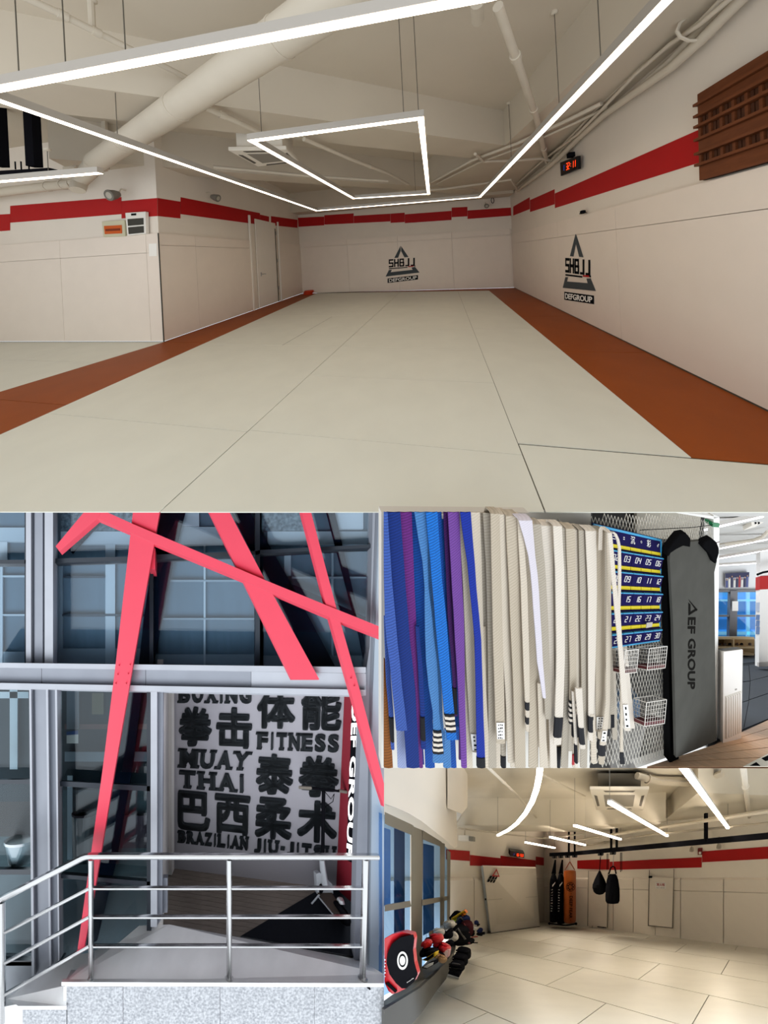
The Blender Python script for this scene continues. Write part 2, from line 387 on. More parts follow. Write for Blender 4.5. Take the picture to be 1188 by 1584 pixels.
# ceiling slab, beams and soffits
cpoly = [wRB, V((wRA.x, wRA.y, 0)), V((wLE.x - 2, wRA.y, 0)), V((wLE.x - 2, wLE.y + 2, 0)), V((wLC.x - 6, wLC.y + 1, 0)), wLC]
CE = struct('ceiling', B().slab([V((p.x, p.y, CEIL)) for p in cpoly], V((0, 0, 0.15))), ceilc)
ZB = 3.3
g0, g1 = onz(-60, 108, ZB), onz(781, 225, ZB); gd = (g1 - g0).normalized(); gn = V((-gd.y, gd.x, 0))
part(CE, 'beam', B().slab([g0 - gd * 2, g1, g1 + gn * 0.75, g0 - gd * 2 + gn * 0.75], V((0, 0, CEIL - ZB))), ceilc)
s1, s2 = onz(1000, 30, ZB), onz(845, 243, ZB)
rw0, rw1 = wRA, wRB
sof = [g1, onz(1010, 10, ZB), onz(1100, -120, ZB), V((wRA.x, wRA.y, ZB)), V((wRB.x, wRB.y, ZB)), g1 + gn * 3.2]
part(CE, 'soffit', B().slab([V((p.x, p.y, ZB)) for p in sof], V((0, 0, CEIL - ZB))), ceilc)
h0, h1 = onz(300, 262, 3.25), onz(700, 292, 3.25); hd = (h1 - h0).normalized(); hn = V((-hd.y, hd.x, 0))
part(CE, 'beam', B().slab([h0 - hd * 2, h1 + hd, h1 + hd + hn * 0.5, h0 - hd * 2 + hn * 0.5], V((0, 0, CEIL - 3.25))), ceilc)
bk = [LC, RB, RB - PB[1] * -0.6, LC + PB[1] * 0.6]
part(CE, 'beam', B().slab([V((p.x, p.y, 3.2)) for p in bk], V((0, 0, CEIL - 3.2))), ceilc)
m0, m1 = onz(0, 255, 3.05), onz(140, 262, 3.05)
part(CE, 'beam', B().slab([V((LE2.x - 1, LE2.y + 0.2, 2.95)), V((LD.x - 0.1, LD.y + 0.2, 2.95)), V((LD.x - 0.1, LD.y + 0.7, 2.95)), V((LE2.x - 1, LE2.y + 0.7, 2.95))], V((0, 0, 1.0))), ceilc)

# suspended light rings: each a profile with a glowing underside
ZL = 2.72
def led(name, label, pts, z=ZL, closed=False, w=0.035, group=None, hang=(), hz=CEIL, m=None):
    P = [onz(x, y, z) for x, y in pts]; n = len(P); t = thing(name, label, 'light', (P[0].x, P[0].y, z), group)
    for i in range(n if closed else n - 1):
        a, b = P[i], P[(i + 1) % n]; e = (b - a).normalized(); s = V((e.y, -e.x, 0)) * w
        a2, b2 = a - e * w * 0.8, b + e * w * 0.8
        part(t, 'profile', B().slab([a2 - s, b2 - s, b2 + s, a2 + s], V((0, 0, 0.07))).add([], []), alu)
        s2 = s * 0.86
        part(t, 'diffuser', B().slab([a2 - s2 + V((0, 0, -0.004)), b2 - s2 + V((0, 0, -0.004)), b2 + s2 + V((0, 0, -0.004)), a2 + s2 + V((0, 0, -0.004))], V((0, 0, 0.005))), m or ledw)
    for (x, y) in hang:
        p = onz(x, y, z + 0.07); part(t, 'cable', B().tube([p, V((p.x, p.y, hz))], 0.004, 6), mat('thin_steel_cable', '6a665e', 0.4, 0.6))
        part(t, 'canopy', B().lathe((p.x, p.y, hz - 0.03), [(0.02, 0), (0.035, 0.01), (0.035, 0.03)]), pipec, True)
    return t
led('light_ring', 'large outer ring of suspended white LED profiles around the hall', [(-110, 158), (757, -6), (1120, -92), (742, 305), (490, 326), (-40, 142)], hang=[(30, 128), (102, 110), (195, 95), (182, 215), (930, 105), (866, 180), (792, 260)])
led('light_ring', 'small inner quadrilateral ring of LED profiles near the air conditioner', [(389, 218), (651, 183), (663, 300), (547, 307)], closed=True, hang=[(405, 214), (625, 186), (648, 184), (643, 300)])
led('strip_light', 'short LED strip light hanging below the black truss by the left wall', [(-60, 286), (152, 268)], z=2.55, hang=[(75, 270)], hz=2.95)

# big round duct and its run along the left wall
ductc = mat('white_painted_duct', 'cfc5b4', 0.5, noise=0.04, scale=4)
ZD = 3.13
dp = [onz(150, 250, ZD), onz(434, 58, ZD)]; dd = (dp[1] - dp[0]).normalized()
t = thing('air_duct', 'large round white painted air duct crossing the ceiling diagonally', 'duct', dp[0])
part(t, 'pipe', B().tube([dp[0], dp[1] + dd * 2.6], 0.15, 20), ductc, True)
for f in (0.0, 0.28, 0.62, 1.0):
    p = lerp(dp[0], dp[1], f); part(t, 'joint_ring', B().tube([p - dd * 0.012, p + dd * 0.012], 0.157, 20), ductc, True)
part(t, 'elbow', B().tube([dp[0] + dd * 0.02, dp[0] - dd * 0.2 + V((-0.05, 0, -0.08)), dp[0] - dd * 0.32 + V((-0.2, 0, -0.25)), dp[0] + V((-0.45, 0.1, -0.42))], [0.15, 0.13, 0.11, 0.10], 14), ductc, True)
p = onpl(112, 284, shift(WF, 0.25)); q = onpl(12, 296, shift(WF, 0.25))
t = thing('wall_duct', 'fat white pipe running above the red band beside the black truss', 'pipe', q)
part(t, 'pipe', B().tube([p, q, q - c_ * 1.5], 0.085, 14), ductc, True)
part(t, 'elbow', B().tube([p, p + V((0.1, 0, 0.03)), p + V((0.16, 0, 0.16)), p + V((0.17, 0, 0.35))], 0.085, 14), ductc, True)
for f in (0.12, 0.35): part(t, 'joint_ring', B().tube([lerp(p, q, f), lerp(p, q, f + 0.02)], 0.094, 14), ductc, True)

# thin service pipes
def pipe(label, pts, r, z=None, name='ceiling_pipe', m=pipec, rings=(), n=10, cat='pipe', group=None):
    P = [onz(*q, z) for q in pts] if z else pts
    t = thing(name, label, cat, P[0], group); part(t, 'pipe', B().tube(P, r, n), m, True)
    for i, f in rings:
        a = lerp(P[i], P[i + 1], f); e = (P[i + 1] - P[i]).normalized(); part(t, 'coupling', B().tube([a - e * r, a + e * r], r * 1.3, n), m, True)
    return t
pipe('thin white sprinkler pipe above the outer light ring, crossing to the big duct', [(30, -8), (90, 20), (210, 80), (292, 122)], 0.03, 3.55, rings=[(1, .05), (1, .45), (2, .1)])
t = thing('sprinkler', 'small upright sprinkler head on the thin pipe above the outer light ring', 'sprinkler', onz(140, 45, 3.57))
p = onz(143, 46, 3.57); part(t, 'stem', B().tube([p, p + V((0, 0, 0.26))], 0.025, 8), pipec, True); part(t, 'deflector', B().lathe(p + V((0, 0, 0.25)), [(0.02, 0), (0.045, 0.02), (0.045, 0.03)]), pipec, True)
pipe('white pipe running back towards the red clock, right of the recessed bay', [(770, 10), (800, 95), (829, 180), (842, 235), (849, 262)], 0.04, 3.22, rings=[(0, .9), (1, .85), (2, .9)])
pipe('stub of white pipe ending above the outer light ring', [onz(738, 4, 3.5), onz(739, 30, 3.5), onz(739, 30, 3.5) + V((0, 0, 0.3))], 0.06)
for i, (dz, off, r) in enumerate([(0.0, 0.06, 0.035), (-0.09, 0.10, 0.045), (0.05, 0.16, 0.02), (-0.02, 0.2, 0.02)]):
    pl = shift(WR, off)
    pts = [(1215, -18), (1150, 33), (1085, 82), (1040, 112), (985, 152), (935, 188), (895, 214), (870, 224), (845, 237), (800, 292)]
    P = [onpl(x, y, pl) for x, y in pts]
    for a in P: a.z = 3.27 + dz - (0.02 if i == 1 else 0)
    P = [V((a.x, a.y, 3.22 + dz + 0.05 * math.sin(k * 1.3 + i))) for k, a in enumerate(P)]
    lab = ['white conduit along the top of the right wall, uppermost of the bundle', 'fattest white conduit along the top of the right wall', 'slim white conduit just above the fattest one by the right wall', 'slim white conduit furthest from the right wall'][i]
    pipe(lab, P, r, name='wall_conduit', cat='conduit')
t = thing('pipe_clamp', 'white clamp ring holding the conduits on the right wall', 'clamp', onpl(1085, 88, shift(WR, 0.12)))
p = onpl(1083, 84, shift(WR, 0.12)); p.z = 3.22
part(t, 'ring', B().tube([p + PR[1] * (0.16 * math.cos(a)) + V((0, 0, 0.12 * math.sin(a))) for a in [i * math.pi / 6 for i in range(12)]], 0.014, 6, closed=True), pipec, True)
part(t, 'bracket', B().box(p - PR[1] * 0.14, PR[1] * 0.05, d_ * 0.03, V((0, 0, 0.03))), pipec)
pipe('white pipe under the far ceiling running from the cassette towards the right wall', [(318, 167), (360, 185), (408, 208)], 0.035, 3.2, rings=[(0, .6)])
pipe('long white pipe beside the small inner light ring', [(470, 215), (540, 245), (600, 268), (632, 285)], 0.035, 3.2, rings=[(1, .5)])
pipe('white pipe crossing the far ceiling below the beams', [(330, 258), (480, 272), (600, 280)], 0.03, 3.1, rings=[(1, .5)])
pipe('long thin white pipe in front of the back wall', [(560, 302), (690, 292), (790, 278), (800, 293)], 0.03, 3.1, rings=[(1, .3)])
pipe('cable tray pipe running from the far ceiling to the conduits', [(668, 282), (730, 248), (800, 222), (880, 185), (930, 160)], 0.03, 3.24)
pipe('second cable pipe beside the cable tray', [(676, 284), (740, 252), (810, 226), (890, 190), (940, 166)], 0.022, 3.24)
pipe('curved white hose pipe between the ceiling pipes and the clock', [(735, 238), (748, 250), (800, 248), (835, 245), (862, 250)], 0.03, 3.2)
for i, (x, y) in enumerate([(187, 258), (195, 256), (201, 255), (216, 250), (220, 250)]):
    p = onpl(x, y, shift(WF, -0.35)); a = V((p.x, p.y, 2.9)); b = V((p.x, p.y, CEIL))
    pipe('slim vertical conduit above the left corner, left of the door wall', [a, b], 0.02, name='riser_conduit', cat='conduit', group='risers above the left corner')

for lab, x, y0, y1 in (('white flat hanger post above the left bay, beside the black truss', 117, 175, 258), ('white flat hanger post above the left bay, nearer the big duct', 165, 176, 262)):
    p = onpl(x, y1, shift(WF, .35)); b = V((p.x, p.y, CEIL)); t = thing('ceiling_hanger', lab, 'hanger', p)
    part(t, 'post', B().bar(p, b, c_ * .045, d_ * .02), pipec); part(t, 'foot', B().bar(p, p - c_ * .28, V((0, 0, .03)), d_ * .02), pipec)
# ceiling cassette air conditioner
acw = mat('white_appliance_plastic', 'e4ddd0', 0.45)
q = [onz(353, 233, 3.05), onz(443, 231, 3.05), onz(463, 251, 3.05), onz(399, 258, 3.05)]
t = thing('air_conditioner', 'white ceiling cassette air conditioner beside the small inner light ring', 'air conditioner', sum(q, V()) / 4)
part(t, 'panel', B().slab(q, V((0, 0, 0.06))), acw, False, 0.01)
c = sum(q, V()) / 4; qi = [c + (p - c) * 0.55 - V((0, 0, 0.006)) for p in q]; part(t, 'grille', B().slab(qi, V((0, 0, 0.01))), mat('grey_grille', '8b857b', 0.6))
for i in range(4):
    a, b = q[i], q[(i + 1) % 4]; m = lerp(a, b, .5); o1, o2 = lerp(a, b, .2), lerp(a, b, .8); i1 = lerp(o1, c, .22); i2 = lerp(o2, c, .22); o1 = lerp(o1, c, .1); o2 = lerp(o2, c, .1)
    part(t, 'louvre', B().slab([p - V((0, 0, 0.008)) for p in (o1, o2, i2, i1)], V((0, 0, 0.01))), mat('dark_louvre_slot', '5d574f', 0.6))
part(t, 'housing', B().slab([c + (p - c) * 0.8 + V((0, 0, 0.06)) for p in q], V((0, 0, 0.32))), acw)

# black truss posts above the left bay
t = thing('black_truss', 'black steel rig post pair hanging above the left bay', 'truss', onz(20, 275, 2.62))
pf = shift(WF, 1.1)
for xa, xb, ytop in ((-4, 8, 150), (47, 60, 175)):
    a, b = onpl(xa, 258, pf), onpl(xb, 258, pf); w = (b - a) / 2; m = lerp(a, b, .5)
    part(t, 'post', B().bar(m, V((m.x, m.y, CEIL)), w, PF[1] * 0.05), blk)
a, b = onpl(-60, 276, pf), onpl(86, 268, pf); part(t, 'beam', B().bar(a, b, V((0, 0, 0.06)), PF[1] * 0.07), blk)
for x in (24, 33, 45): p = onpl(x, 262, pf); part(t, 'bolt', B().tube([p, p + V((0, 0, 0.12))], 0.008, 6), blk)

# wall clock
def wall_clock(label, q, n, body, small):
    t = thing('wall_clock', label, 'clock', lerp(q[0], q[1], .5))
    part(t, 'case', B().slab(q, n * 0.05), mat('black_plastic', '101014', 0.35), False, 0.006)
    f = [p + n * 0.051 for p in quad_at(q, .06, .12, .94, .88)]; part(t, 'screen', B().slab(f, n * 0.002), mat('dark_red_screen', '180c10', 0.2))
    b = B(); seven(b, body, [p + n * 0.054 for p in quad_at(q, .38, .26, .92, .74)], n * 0.001); part(t, 'digits', b, mat('red_led_digits', 'ff3a10', 0.5, emit=3.0), kind='stuff')
    b = B(); seven(b, small, [p + n * 0.054 for p in quad_at(q, .12, .30, .30, .70)], n * 0.001); part(t, 'digits', b, mat('blue_led_digits', '3048a8', 0.5, emit=0.8), kind='stuff')
    return t
wr = shift(WR, 0.06)
t = wall_clock('black digital clock with red numerals high on the right wall', fl(wr, [(871.5, 272), (899, 261), (898.5, 240.5), (870.5, 251)]), WR[1], '32:11', '1')
p = onpl(883, 240, shift(WR, 0.05)); part(t, 'mount', B().box(p, d_ * 0.05, PR[1] * 0.05, V((0, 0, 0.04))), blk)

# slatted wooden screen on the right wall
wood = mat('brown_stained_wood', '6e3d22', 0.55, noise=0.25, scale=6, stretch=(1, 1, 8)); woodd = mat('dark_stained_wood', '4a2a1a', 0.6, noise=0.2, scale=8)
darkgap = mat('dark_opening', '1d1714', 0.8)
q = fl(shift(WR, 0.03), [(1092, 279), (1194, 256), (1194, 82), (1089, 144)])
far_r = (q[1] - q[0]); q[1] = q[0] + far_r * 2.2; q[2] = q[3] + (q[2] - q[3]) * 2.2
n = WR[1]; q[1].z = q[0].z; q[2] = V((q[1].x, q[1].y, q[3].z))
t = thing('slatted_screen', 'brown wooden slatted screen hung high on the right wall', 'wood screen', lerp(q[0], q[1], .5))
part(t, 'backing', B().slab(q, n * 0.02), darkgap)
Hs = (q[3].z - q[0].z); y = 0.0; k = 0
rows = [('b', .17), ('s', .03), ('l', .10), ('s', .03), ('b', .13), ('s', .03), ('l', .12), ('s', .03), ('l', .09), ('s', .03), ('b', .10), ('s', .03), ('b', .11)]
for kind, hgt in rows:
    a, b_ = y, min(1, y + hgt); y += hgt
    if kind == 'b': part(t, 'board', B().slab([p + n * 0.02 for p in quad_at(q, 0, a + .004, 1, b_ - .004)], n * 0.03), wood)
    elif kind == 's': part(t, 'slat', B().slab([p + n * 0.02 for p in quad_at(q, -0.01, a, 1.0, b_)], n * 0.06), wood)
    else:
        for i in range(34):
            x = i / 34; part(t, 'louvre', B().slab([p + n * 0.02 for p in quad_at(q, x, a + .005, x + .021, b_ - .005)], n * (0.02 if i % 3 else 0.03)), woodd if i % 3 else wood)

# door in the left wall with its frame, handle and hinges
doorc = mat('white_door_leaf', 'e9e2d8', 0.5, noise=0.03, scale=2)
ptop = onpl(400, 340, WL).z - 0.02
a, b = onpl(432, 466, PL), onpl(402, 477, PL); a.z = b.z = 0.015
D1 = struct('door_1', B().slab([a, b, b + V((0, 0, ptop)), a + V((0, 0, ptop))], -PL[1] * 0.03), doorc)
for xx in (392.5, 436): p = onpl(xx, 470, PL); p.z = 0; part(D1, 'frame', B().bar(p, p + V((0, 0, ptop + 0.08)), d_ * 0.025, PL[1] * 0.02), doorc)
p = lerp(a, b, 0.87) + V((0, 0, 0.98)) + PL[1] * 0.03; part(D1, 'door_handle', B().tube([p, p + PL[1] * 0.04, p + PL[1] * 0.04 + d_ * 0.13], 0.012, 8), steel, True)
part(D1, 'handle_plate', B().box(p - PL[1] * 0.025, d_ * 0.02, V((0, 0, 0.06)), PL[1] * 0.006), steel)
for f in (0.15, 0.5, 0.85): p = a + V((0, 0, ptop * f)); part(D1, 'hinge', B().bar(p, p + V((0, 0, 0.12)), d_ * 0.015, PL[1] * 0.015), steel)
p = lerp(a, b, 0.04) + PL[1] * 0.004; part(D1, 'edge_strip', B().bar(p, p + V((0, 0, ptop * 0.93)), d_ * 0.02, PL[1] * 0.003), mat('dark_door_edge', '4a453c', 0.6))

# electrical boxes above the pads
q = fl(shift(WF, 0.02), [(164.5, 367), (198, 365.5), (197, 341), (162, 343)])
t = thing('fuse_box', 'beige fuse box with an orange window above the pads', 'fuse box', q[0]); n = WF[1]
part(t, 'case', B().slab(q, n * 0.05), mat('beige_box_plastic', 'c9c4a8', 0.5), False, 0.005)
part(t, 'window', B().slab([p + n * 0.05 for p in quad_at(q, .10, .18, .88, .70)], n * 0.008), mat('orange_window', 'c8581e', 0.3))
part(t, 'breaker_row', B().slab([p + n * 0.058 for p in quad_at(q, .16, .36, .82, .5)], n * 0.004), mat('dark_orange_window', '7a2f12', 0.4))
q = fl(shift(WF, 0.02), [(202, 365), (231, 362), (230, 328), (199, 330)])
t = thing('breaker_panel', 'white breaker panel with two dark windows beside the fuse box', 'breaker panel', q[0])
part(t, 'case', B().slab(q, n * 0.06), mat('white_box_plastic', 'e8e4dc', 0.5), False, 0.005)
for y0 in (.06, .42): part(t, 'window', B().slab([p + n * 0.061 for p in quad_at(q, .1, y0, .9, y0 + .30)], n * 0.004), mat('smoked_window', '3c3b36', 0.2))
part(t, 'label', B().slab([p + n * 0.061 for p in quad_at(q, .3, .86, .55, .95)], n * 0.003), inkc)
q = fl(shift(PF, 0.002), [(231, 396.5), (243, 396), (242.5, 376.5), (230.5, 377)])
tag(obj('notice_card', B().slab(q, n * 0.004), mat('white_card', 'f0ede6', 0.6)), 'small white notice card on the pads at the left corner', 'card')

# speakers, sensors and small fittings
def horn(label, px, py, pl, r=0.07, name='wall_speaker', down=-0.35):
    p = onpl(px, py, pl); ax = (pl[1] + V((0, 0, down))).normalized(); t = thing(name, label, 'speaker', p)
    part(t, 'body', B().lathe(p, [(r * .55, -0.06), (r * .8, 0), (r, 0.10), (r * .95, 0.11)], ax), mat('grey_speaker_plastic', '77736a', 0.5), True)
    part(t, 'cone', B().lathe(p + ax * 0.108, [(r * .9, 0), (r * .3, 0.004)], ax), mat('pale_speaker_cone', 'b5afa2', 0.5), True)
    part(t, 'arm', B().tube([p - ax * 0.05, p - pl[1] * 0.1 + V((0, 0, 0.12)), p - pl[1] * 0.18 + V((0, 0, 0.12))], 0.015, 6), pipec, True)
horn('grey spotlight fitting above the red band at the left bay', 178, 301, shift(WF, 0.2), 0.10)
horn('grey tilted speaker on the left wall before the door', 331, 305, shift(WL, 0.22), 0.085)
horn('small grey speaker above the red band on the back wall', 752, 318, shift(WB, 0.2), 0.08)
p = onpl(901.5, 327.5, shift(PR, 0.02))
t = thing('wall_sensor', 'small black sensor on top of the pads above the right wall logo', 'sensor', p)
part(t, 'body', B().blob(p, d_ * 0.07, PR[1] * 0.03, V((0, 0, 0.025)), p=0.7), blk, True); part(t, 'base', B().box(p - V((0, 0, 0.025)), d_ * 0.075, PR[1] * 0.025, V((0, 0, 0.006))), blk)
p = onpl(762, 310, shift(WB, 0.1)); t = thing('hanging_hook', 'dark cable loop hanging beside the small speaker on the back wall', 'cable', p)
part(t, 'loop', B().tube([p + V((0.05 * math.cos(a), 0, 0.1 * math.sin(a))) for a in [i * math.pi / 5 for i in range(10)]], 0.012, 6, closed=True), blk, True)
p = onz(477, 455, 0.0) + V((0, -0.05, 0.0)); orr = mat('orange_red_plastic', 'c23a1c', 0.45)
t = thing('marker_disc_stack', 'orange red training discs stacked in the far left corner', 'training discs', p)
for i in range(3): part(t, 'disc', B().lathe(p + V((0.02 * i, 0.01 * i, 0.05 * i + 0.002)), [(0.20, 0), (0.17, 0.045), (0.06, 0.055)]), orr, True)

# ================================================================== STREET ENTRANCE
def pl3(a, b, c):
    n = (b - a).cross(c - a).normalized()
    return (a, n if n.dot(CAM - a) > 0 else -n)
D2 = GD = ray(297, 1120)                                               # depth direction of this place
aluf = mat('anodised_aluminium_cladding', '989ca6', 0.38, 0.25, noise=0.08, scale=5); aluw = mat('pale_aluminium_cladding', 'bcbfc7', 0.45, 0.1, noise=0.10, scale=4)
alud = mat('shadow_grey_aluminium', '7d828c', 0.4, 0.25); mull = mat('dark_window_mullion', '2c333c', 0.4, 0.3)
beamr = mat('coral_red_painted_steel', 'e8465c', 0.45, noise=0.05, scale=4); beamd = mat('dark_beam_reflection', '141c2c', 0.4, spec=0)
gran = mat('speckled_grey_granite', 'd4d6da', 0.55, c2='96999f', scale=55, bump=0.05); grant = mat('pale_granite_slab', 'f0f0f0', 0.5, noise=0.14, scale=4, bump=0.05)
inox = mat('polished_stainless_steel', 'd2d2d2', 0.22, 0.95)
g_up = glass('blue_tinted_glass', 'e9eff3', 0.05); g_lo = glass('clear_dark_glass', 'dfe6e8', 0.045)
YF, YG, YB = 2.46, 2.53, 2.60
def P2(pts, Y): return [at(x, y, Y) for x, y in pts]
def sl2(pts, Y, d): return B().slab(P2(pts, Y), D2 * d)
def R4(x0, y0, x1, y1): return [(x0, y0), (x1, y0), (x1, y1), (x0, y1)]

# upper curtain wall: street reflections put in as coloured panels behind the glass
bk_b = mat('blue_grey_reflection_and_fin', '6f8798', 0.6, spec=0, noise=0.14, scale=3, stretch=(6, 1, 0.6)); bk_l = mat('pale_blue_reflection_and_fin', '9fb0bd', 0.6, noise=0.1, scale=3)
bk_w = mat('white_reflection_and_inner_strip', 'c3d2dd', 0.5); bk_d = mat('dark_reflection_and_shaded_frame', '3a4c5a', 0.6, noise=0.2, scale=4); bk_s = mat('pale_sky_reflection', 'dfe9f2', 0.5)
bk_t = mat('dark_leafy_reflection', '3c4f5c', 0.7, c2='8ba0ac', scale=30)
def win(name, panes, frame, backs, gm, label, yb=YB, k=.6):
    w = struct(name, B().slab(P2(frame[0], YG - 0.03), D2 * 0.05), mull, label=label)
    for pts in frame[1:]: part(w, 'mullion', sl2(pts, YG - 0.03, 0.05), mull)
    for pts in panes: part(w, 'pane', sl2(pts, YG, 0.008), gm)
    for pts, m, dep in backs: part(w, 'pane_backing', sl2(pts, yb - dep * k, 0.015), m)
    return w
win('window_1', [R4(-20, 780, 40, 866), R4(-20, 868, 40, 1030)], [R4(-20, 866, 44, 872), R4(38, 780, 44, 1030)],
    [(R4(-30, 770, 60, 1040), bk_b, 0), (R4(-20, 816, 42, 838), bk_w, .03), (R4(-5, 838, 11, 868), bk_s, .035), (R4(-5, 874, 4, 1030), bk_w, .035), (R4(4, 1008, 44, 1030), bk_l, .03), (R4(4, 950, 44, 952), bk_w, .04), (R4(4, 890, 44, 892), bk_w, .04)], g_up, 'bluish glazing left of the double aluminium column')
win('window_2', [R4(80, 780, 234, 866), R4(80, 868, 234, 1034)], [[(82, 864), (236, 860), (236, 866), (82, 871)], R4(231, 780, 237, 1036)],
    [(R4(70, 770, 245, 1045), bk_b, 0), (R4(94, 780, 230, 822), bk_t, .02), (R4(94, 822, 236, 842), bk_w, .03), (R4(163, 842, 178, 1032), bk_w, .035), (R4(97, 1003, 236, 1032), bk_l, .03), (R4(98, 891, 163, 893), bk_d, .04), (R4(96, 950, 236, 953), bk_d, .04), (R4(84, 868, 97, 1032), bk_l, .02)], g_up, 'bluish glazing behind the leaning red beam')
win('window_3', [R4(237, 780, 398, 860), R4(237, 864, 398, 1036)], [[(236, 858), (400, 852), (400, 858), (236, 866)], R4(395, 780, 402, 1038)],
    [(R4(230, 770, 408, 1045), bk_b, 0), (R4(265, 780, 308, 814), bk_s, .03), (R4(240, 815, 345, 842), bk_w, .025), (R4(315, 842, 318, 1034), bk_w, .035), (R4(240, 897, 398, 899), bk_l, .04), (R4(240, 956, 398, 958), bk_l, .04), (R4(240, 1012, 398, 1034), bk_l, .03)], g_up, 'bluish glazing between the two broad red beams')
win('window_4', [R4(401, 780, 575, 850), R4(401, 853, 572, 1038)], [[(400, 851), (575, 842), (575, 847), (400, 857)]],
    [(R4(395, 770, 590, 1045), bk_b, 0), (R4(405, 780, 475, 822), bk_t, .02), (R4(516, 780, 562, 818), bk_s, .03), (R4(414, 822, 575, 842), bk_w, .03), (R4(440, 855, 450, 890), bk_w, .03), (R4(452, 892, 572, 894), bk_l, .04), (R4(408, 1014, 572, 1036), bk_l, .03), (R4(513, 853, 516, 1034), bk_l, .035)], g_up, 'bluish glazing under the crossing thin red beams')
# red beams' dark reflections, put in as shapes behind the upper glass
t = thing('beam_reflection', 'dark reflection of the red beams, built behind the upper glass', 'reflection', at(380, 1030, 2.63))
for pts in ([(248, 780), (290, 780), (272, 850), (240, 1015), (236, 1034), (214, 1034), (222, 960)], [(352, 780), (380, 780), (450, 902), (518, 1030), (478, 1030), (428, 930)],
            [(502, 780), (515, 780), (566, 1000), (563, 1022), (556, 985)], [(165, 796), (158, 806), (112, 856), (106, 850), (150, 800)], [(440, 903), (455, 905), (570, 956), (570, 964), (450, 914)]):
    part(t, 'reflected_beam', sl2(pts, 2.548, 0.01), beamd)

# aluminium columns, transom and door jambs
def column(label, strips, Y=YF):
    xs = [p[0] for s in strips for p in s[0]]
    t = thing('cladding_column', label, 'column', at(sum(xs) / len(xs), max(p[1] for p in strips[0][0]), Y))
    for pts, m, d in strips: part(t, 'cladding_panel', sl2(pts, Y + d, 0.09 - d), m)
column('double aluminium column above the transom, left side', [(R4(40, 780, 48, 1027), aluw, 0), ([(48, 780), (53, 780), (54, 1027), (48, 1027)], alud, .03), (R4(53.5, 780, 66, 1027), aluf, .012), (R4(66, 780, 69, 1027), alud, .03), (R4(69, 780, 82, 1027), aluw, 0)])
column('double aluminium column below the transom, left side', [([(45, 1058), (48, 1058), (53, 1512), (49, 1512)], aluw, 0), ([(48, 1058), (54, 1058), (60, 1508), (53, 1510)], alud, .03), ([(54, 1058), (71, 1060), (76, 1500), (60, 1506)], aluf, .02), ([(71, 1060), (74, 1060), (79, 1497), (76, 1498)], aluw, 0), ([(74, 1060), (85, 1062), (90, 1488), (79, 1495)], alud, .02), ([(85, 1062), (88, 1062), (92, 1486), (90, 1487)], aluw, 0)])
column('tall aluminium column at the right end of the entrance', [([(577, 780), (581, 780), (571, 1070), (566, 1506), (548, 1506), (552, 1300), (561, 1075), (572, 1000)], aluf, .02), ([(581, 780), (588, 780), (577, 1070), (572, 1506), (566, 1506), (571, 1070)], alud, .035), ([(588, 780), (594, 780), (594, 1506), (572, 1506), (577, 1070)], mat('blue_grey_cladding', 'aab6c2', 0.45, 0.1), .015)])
t = thing('transom', 'long pale aluminium transom between the storeys', 'transom', at(290, 1068, 2.42))
part(t, 'top_flange', sl2([(-20, 1025), (566, 1032), (566, 1041), (-20, 1032)], 2.42, 0.13), aluw)
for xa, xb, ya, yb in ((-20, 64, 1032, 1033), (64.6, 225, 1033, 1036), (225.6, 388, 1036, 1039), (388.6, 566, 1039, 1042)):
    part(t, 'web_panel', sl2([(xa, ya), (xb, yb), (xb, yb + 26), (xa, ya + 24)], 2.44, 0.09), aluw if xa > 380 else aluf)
part(t, 'bottom_flange', sl2([(-20, 1056), (566, 1067), (566, 1076), (-20, 1064)], 2.42, 0.13), aluw)
t = thing('door_jamb', 'aluminium door jamb between the dark glazing and the entrance', 'jamb', at(242, 1435, YF))
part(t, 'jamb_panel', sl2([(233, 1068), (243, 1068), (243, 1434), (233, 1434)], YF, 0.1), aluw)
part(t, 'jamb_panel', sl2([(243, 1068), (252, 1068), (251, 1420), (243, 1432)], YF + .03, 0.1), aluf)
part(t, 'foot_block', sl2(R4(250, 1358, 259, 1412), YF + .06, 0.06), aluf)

# lower glazing; what stands inside and what it reflects are built behind it
dk = mat('dark_teal_interior', '1f2f38', 0.6, noise=0.25, scale=3); dk2 = mat('grey_green_interior', '4a5f66', 0.6, noise=0.3, scale=4, stretch=(1, 1, 6)); dk3 = mat('plum_interior_panel', '4a3d4a', 0.6)
win('window_5', [R4(-20, 1060, 48, 1208), R4(-20, 1212, 49, 1346), R4(-20, 1352, 50, 1490)], [R4(-20, 1206, 50, 1213), R4(-20, 1345, 51, 1353), R4(-20, 1486, 52, 1494)],
    [(R4(-30, 1050, 60, 1240), dk, 0), (R4(-30, 1240, 60, 1294), mat('brown_interior_panel', '3a302c', 0.6), 0), (R4(-30, 1294, 60, 1350), dk2, 0), (R4(-30, 1350, 60, 1520), mat('grey_interior_floor', '66737a', 0.7, noise=0.2, scale=8), 0), (R4(15, 1066, 27, 1190), bk_w, .03), (R4(-10, 1070, 44, 1080), bk_w, .03)], g_lo, 'tall dark glazing at the far left of the entrance', 2.72, 1)
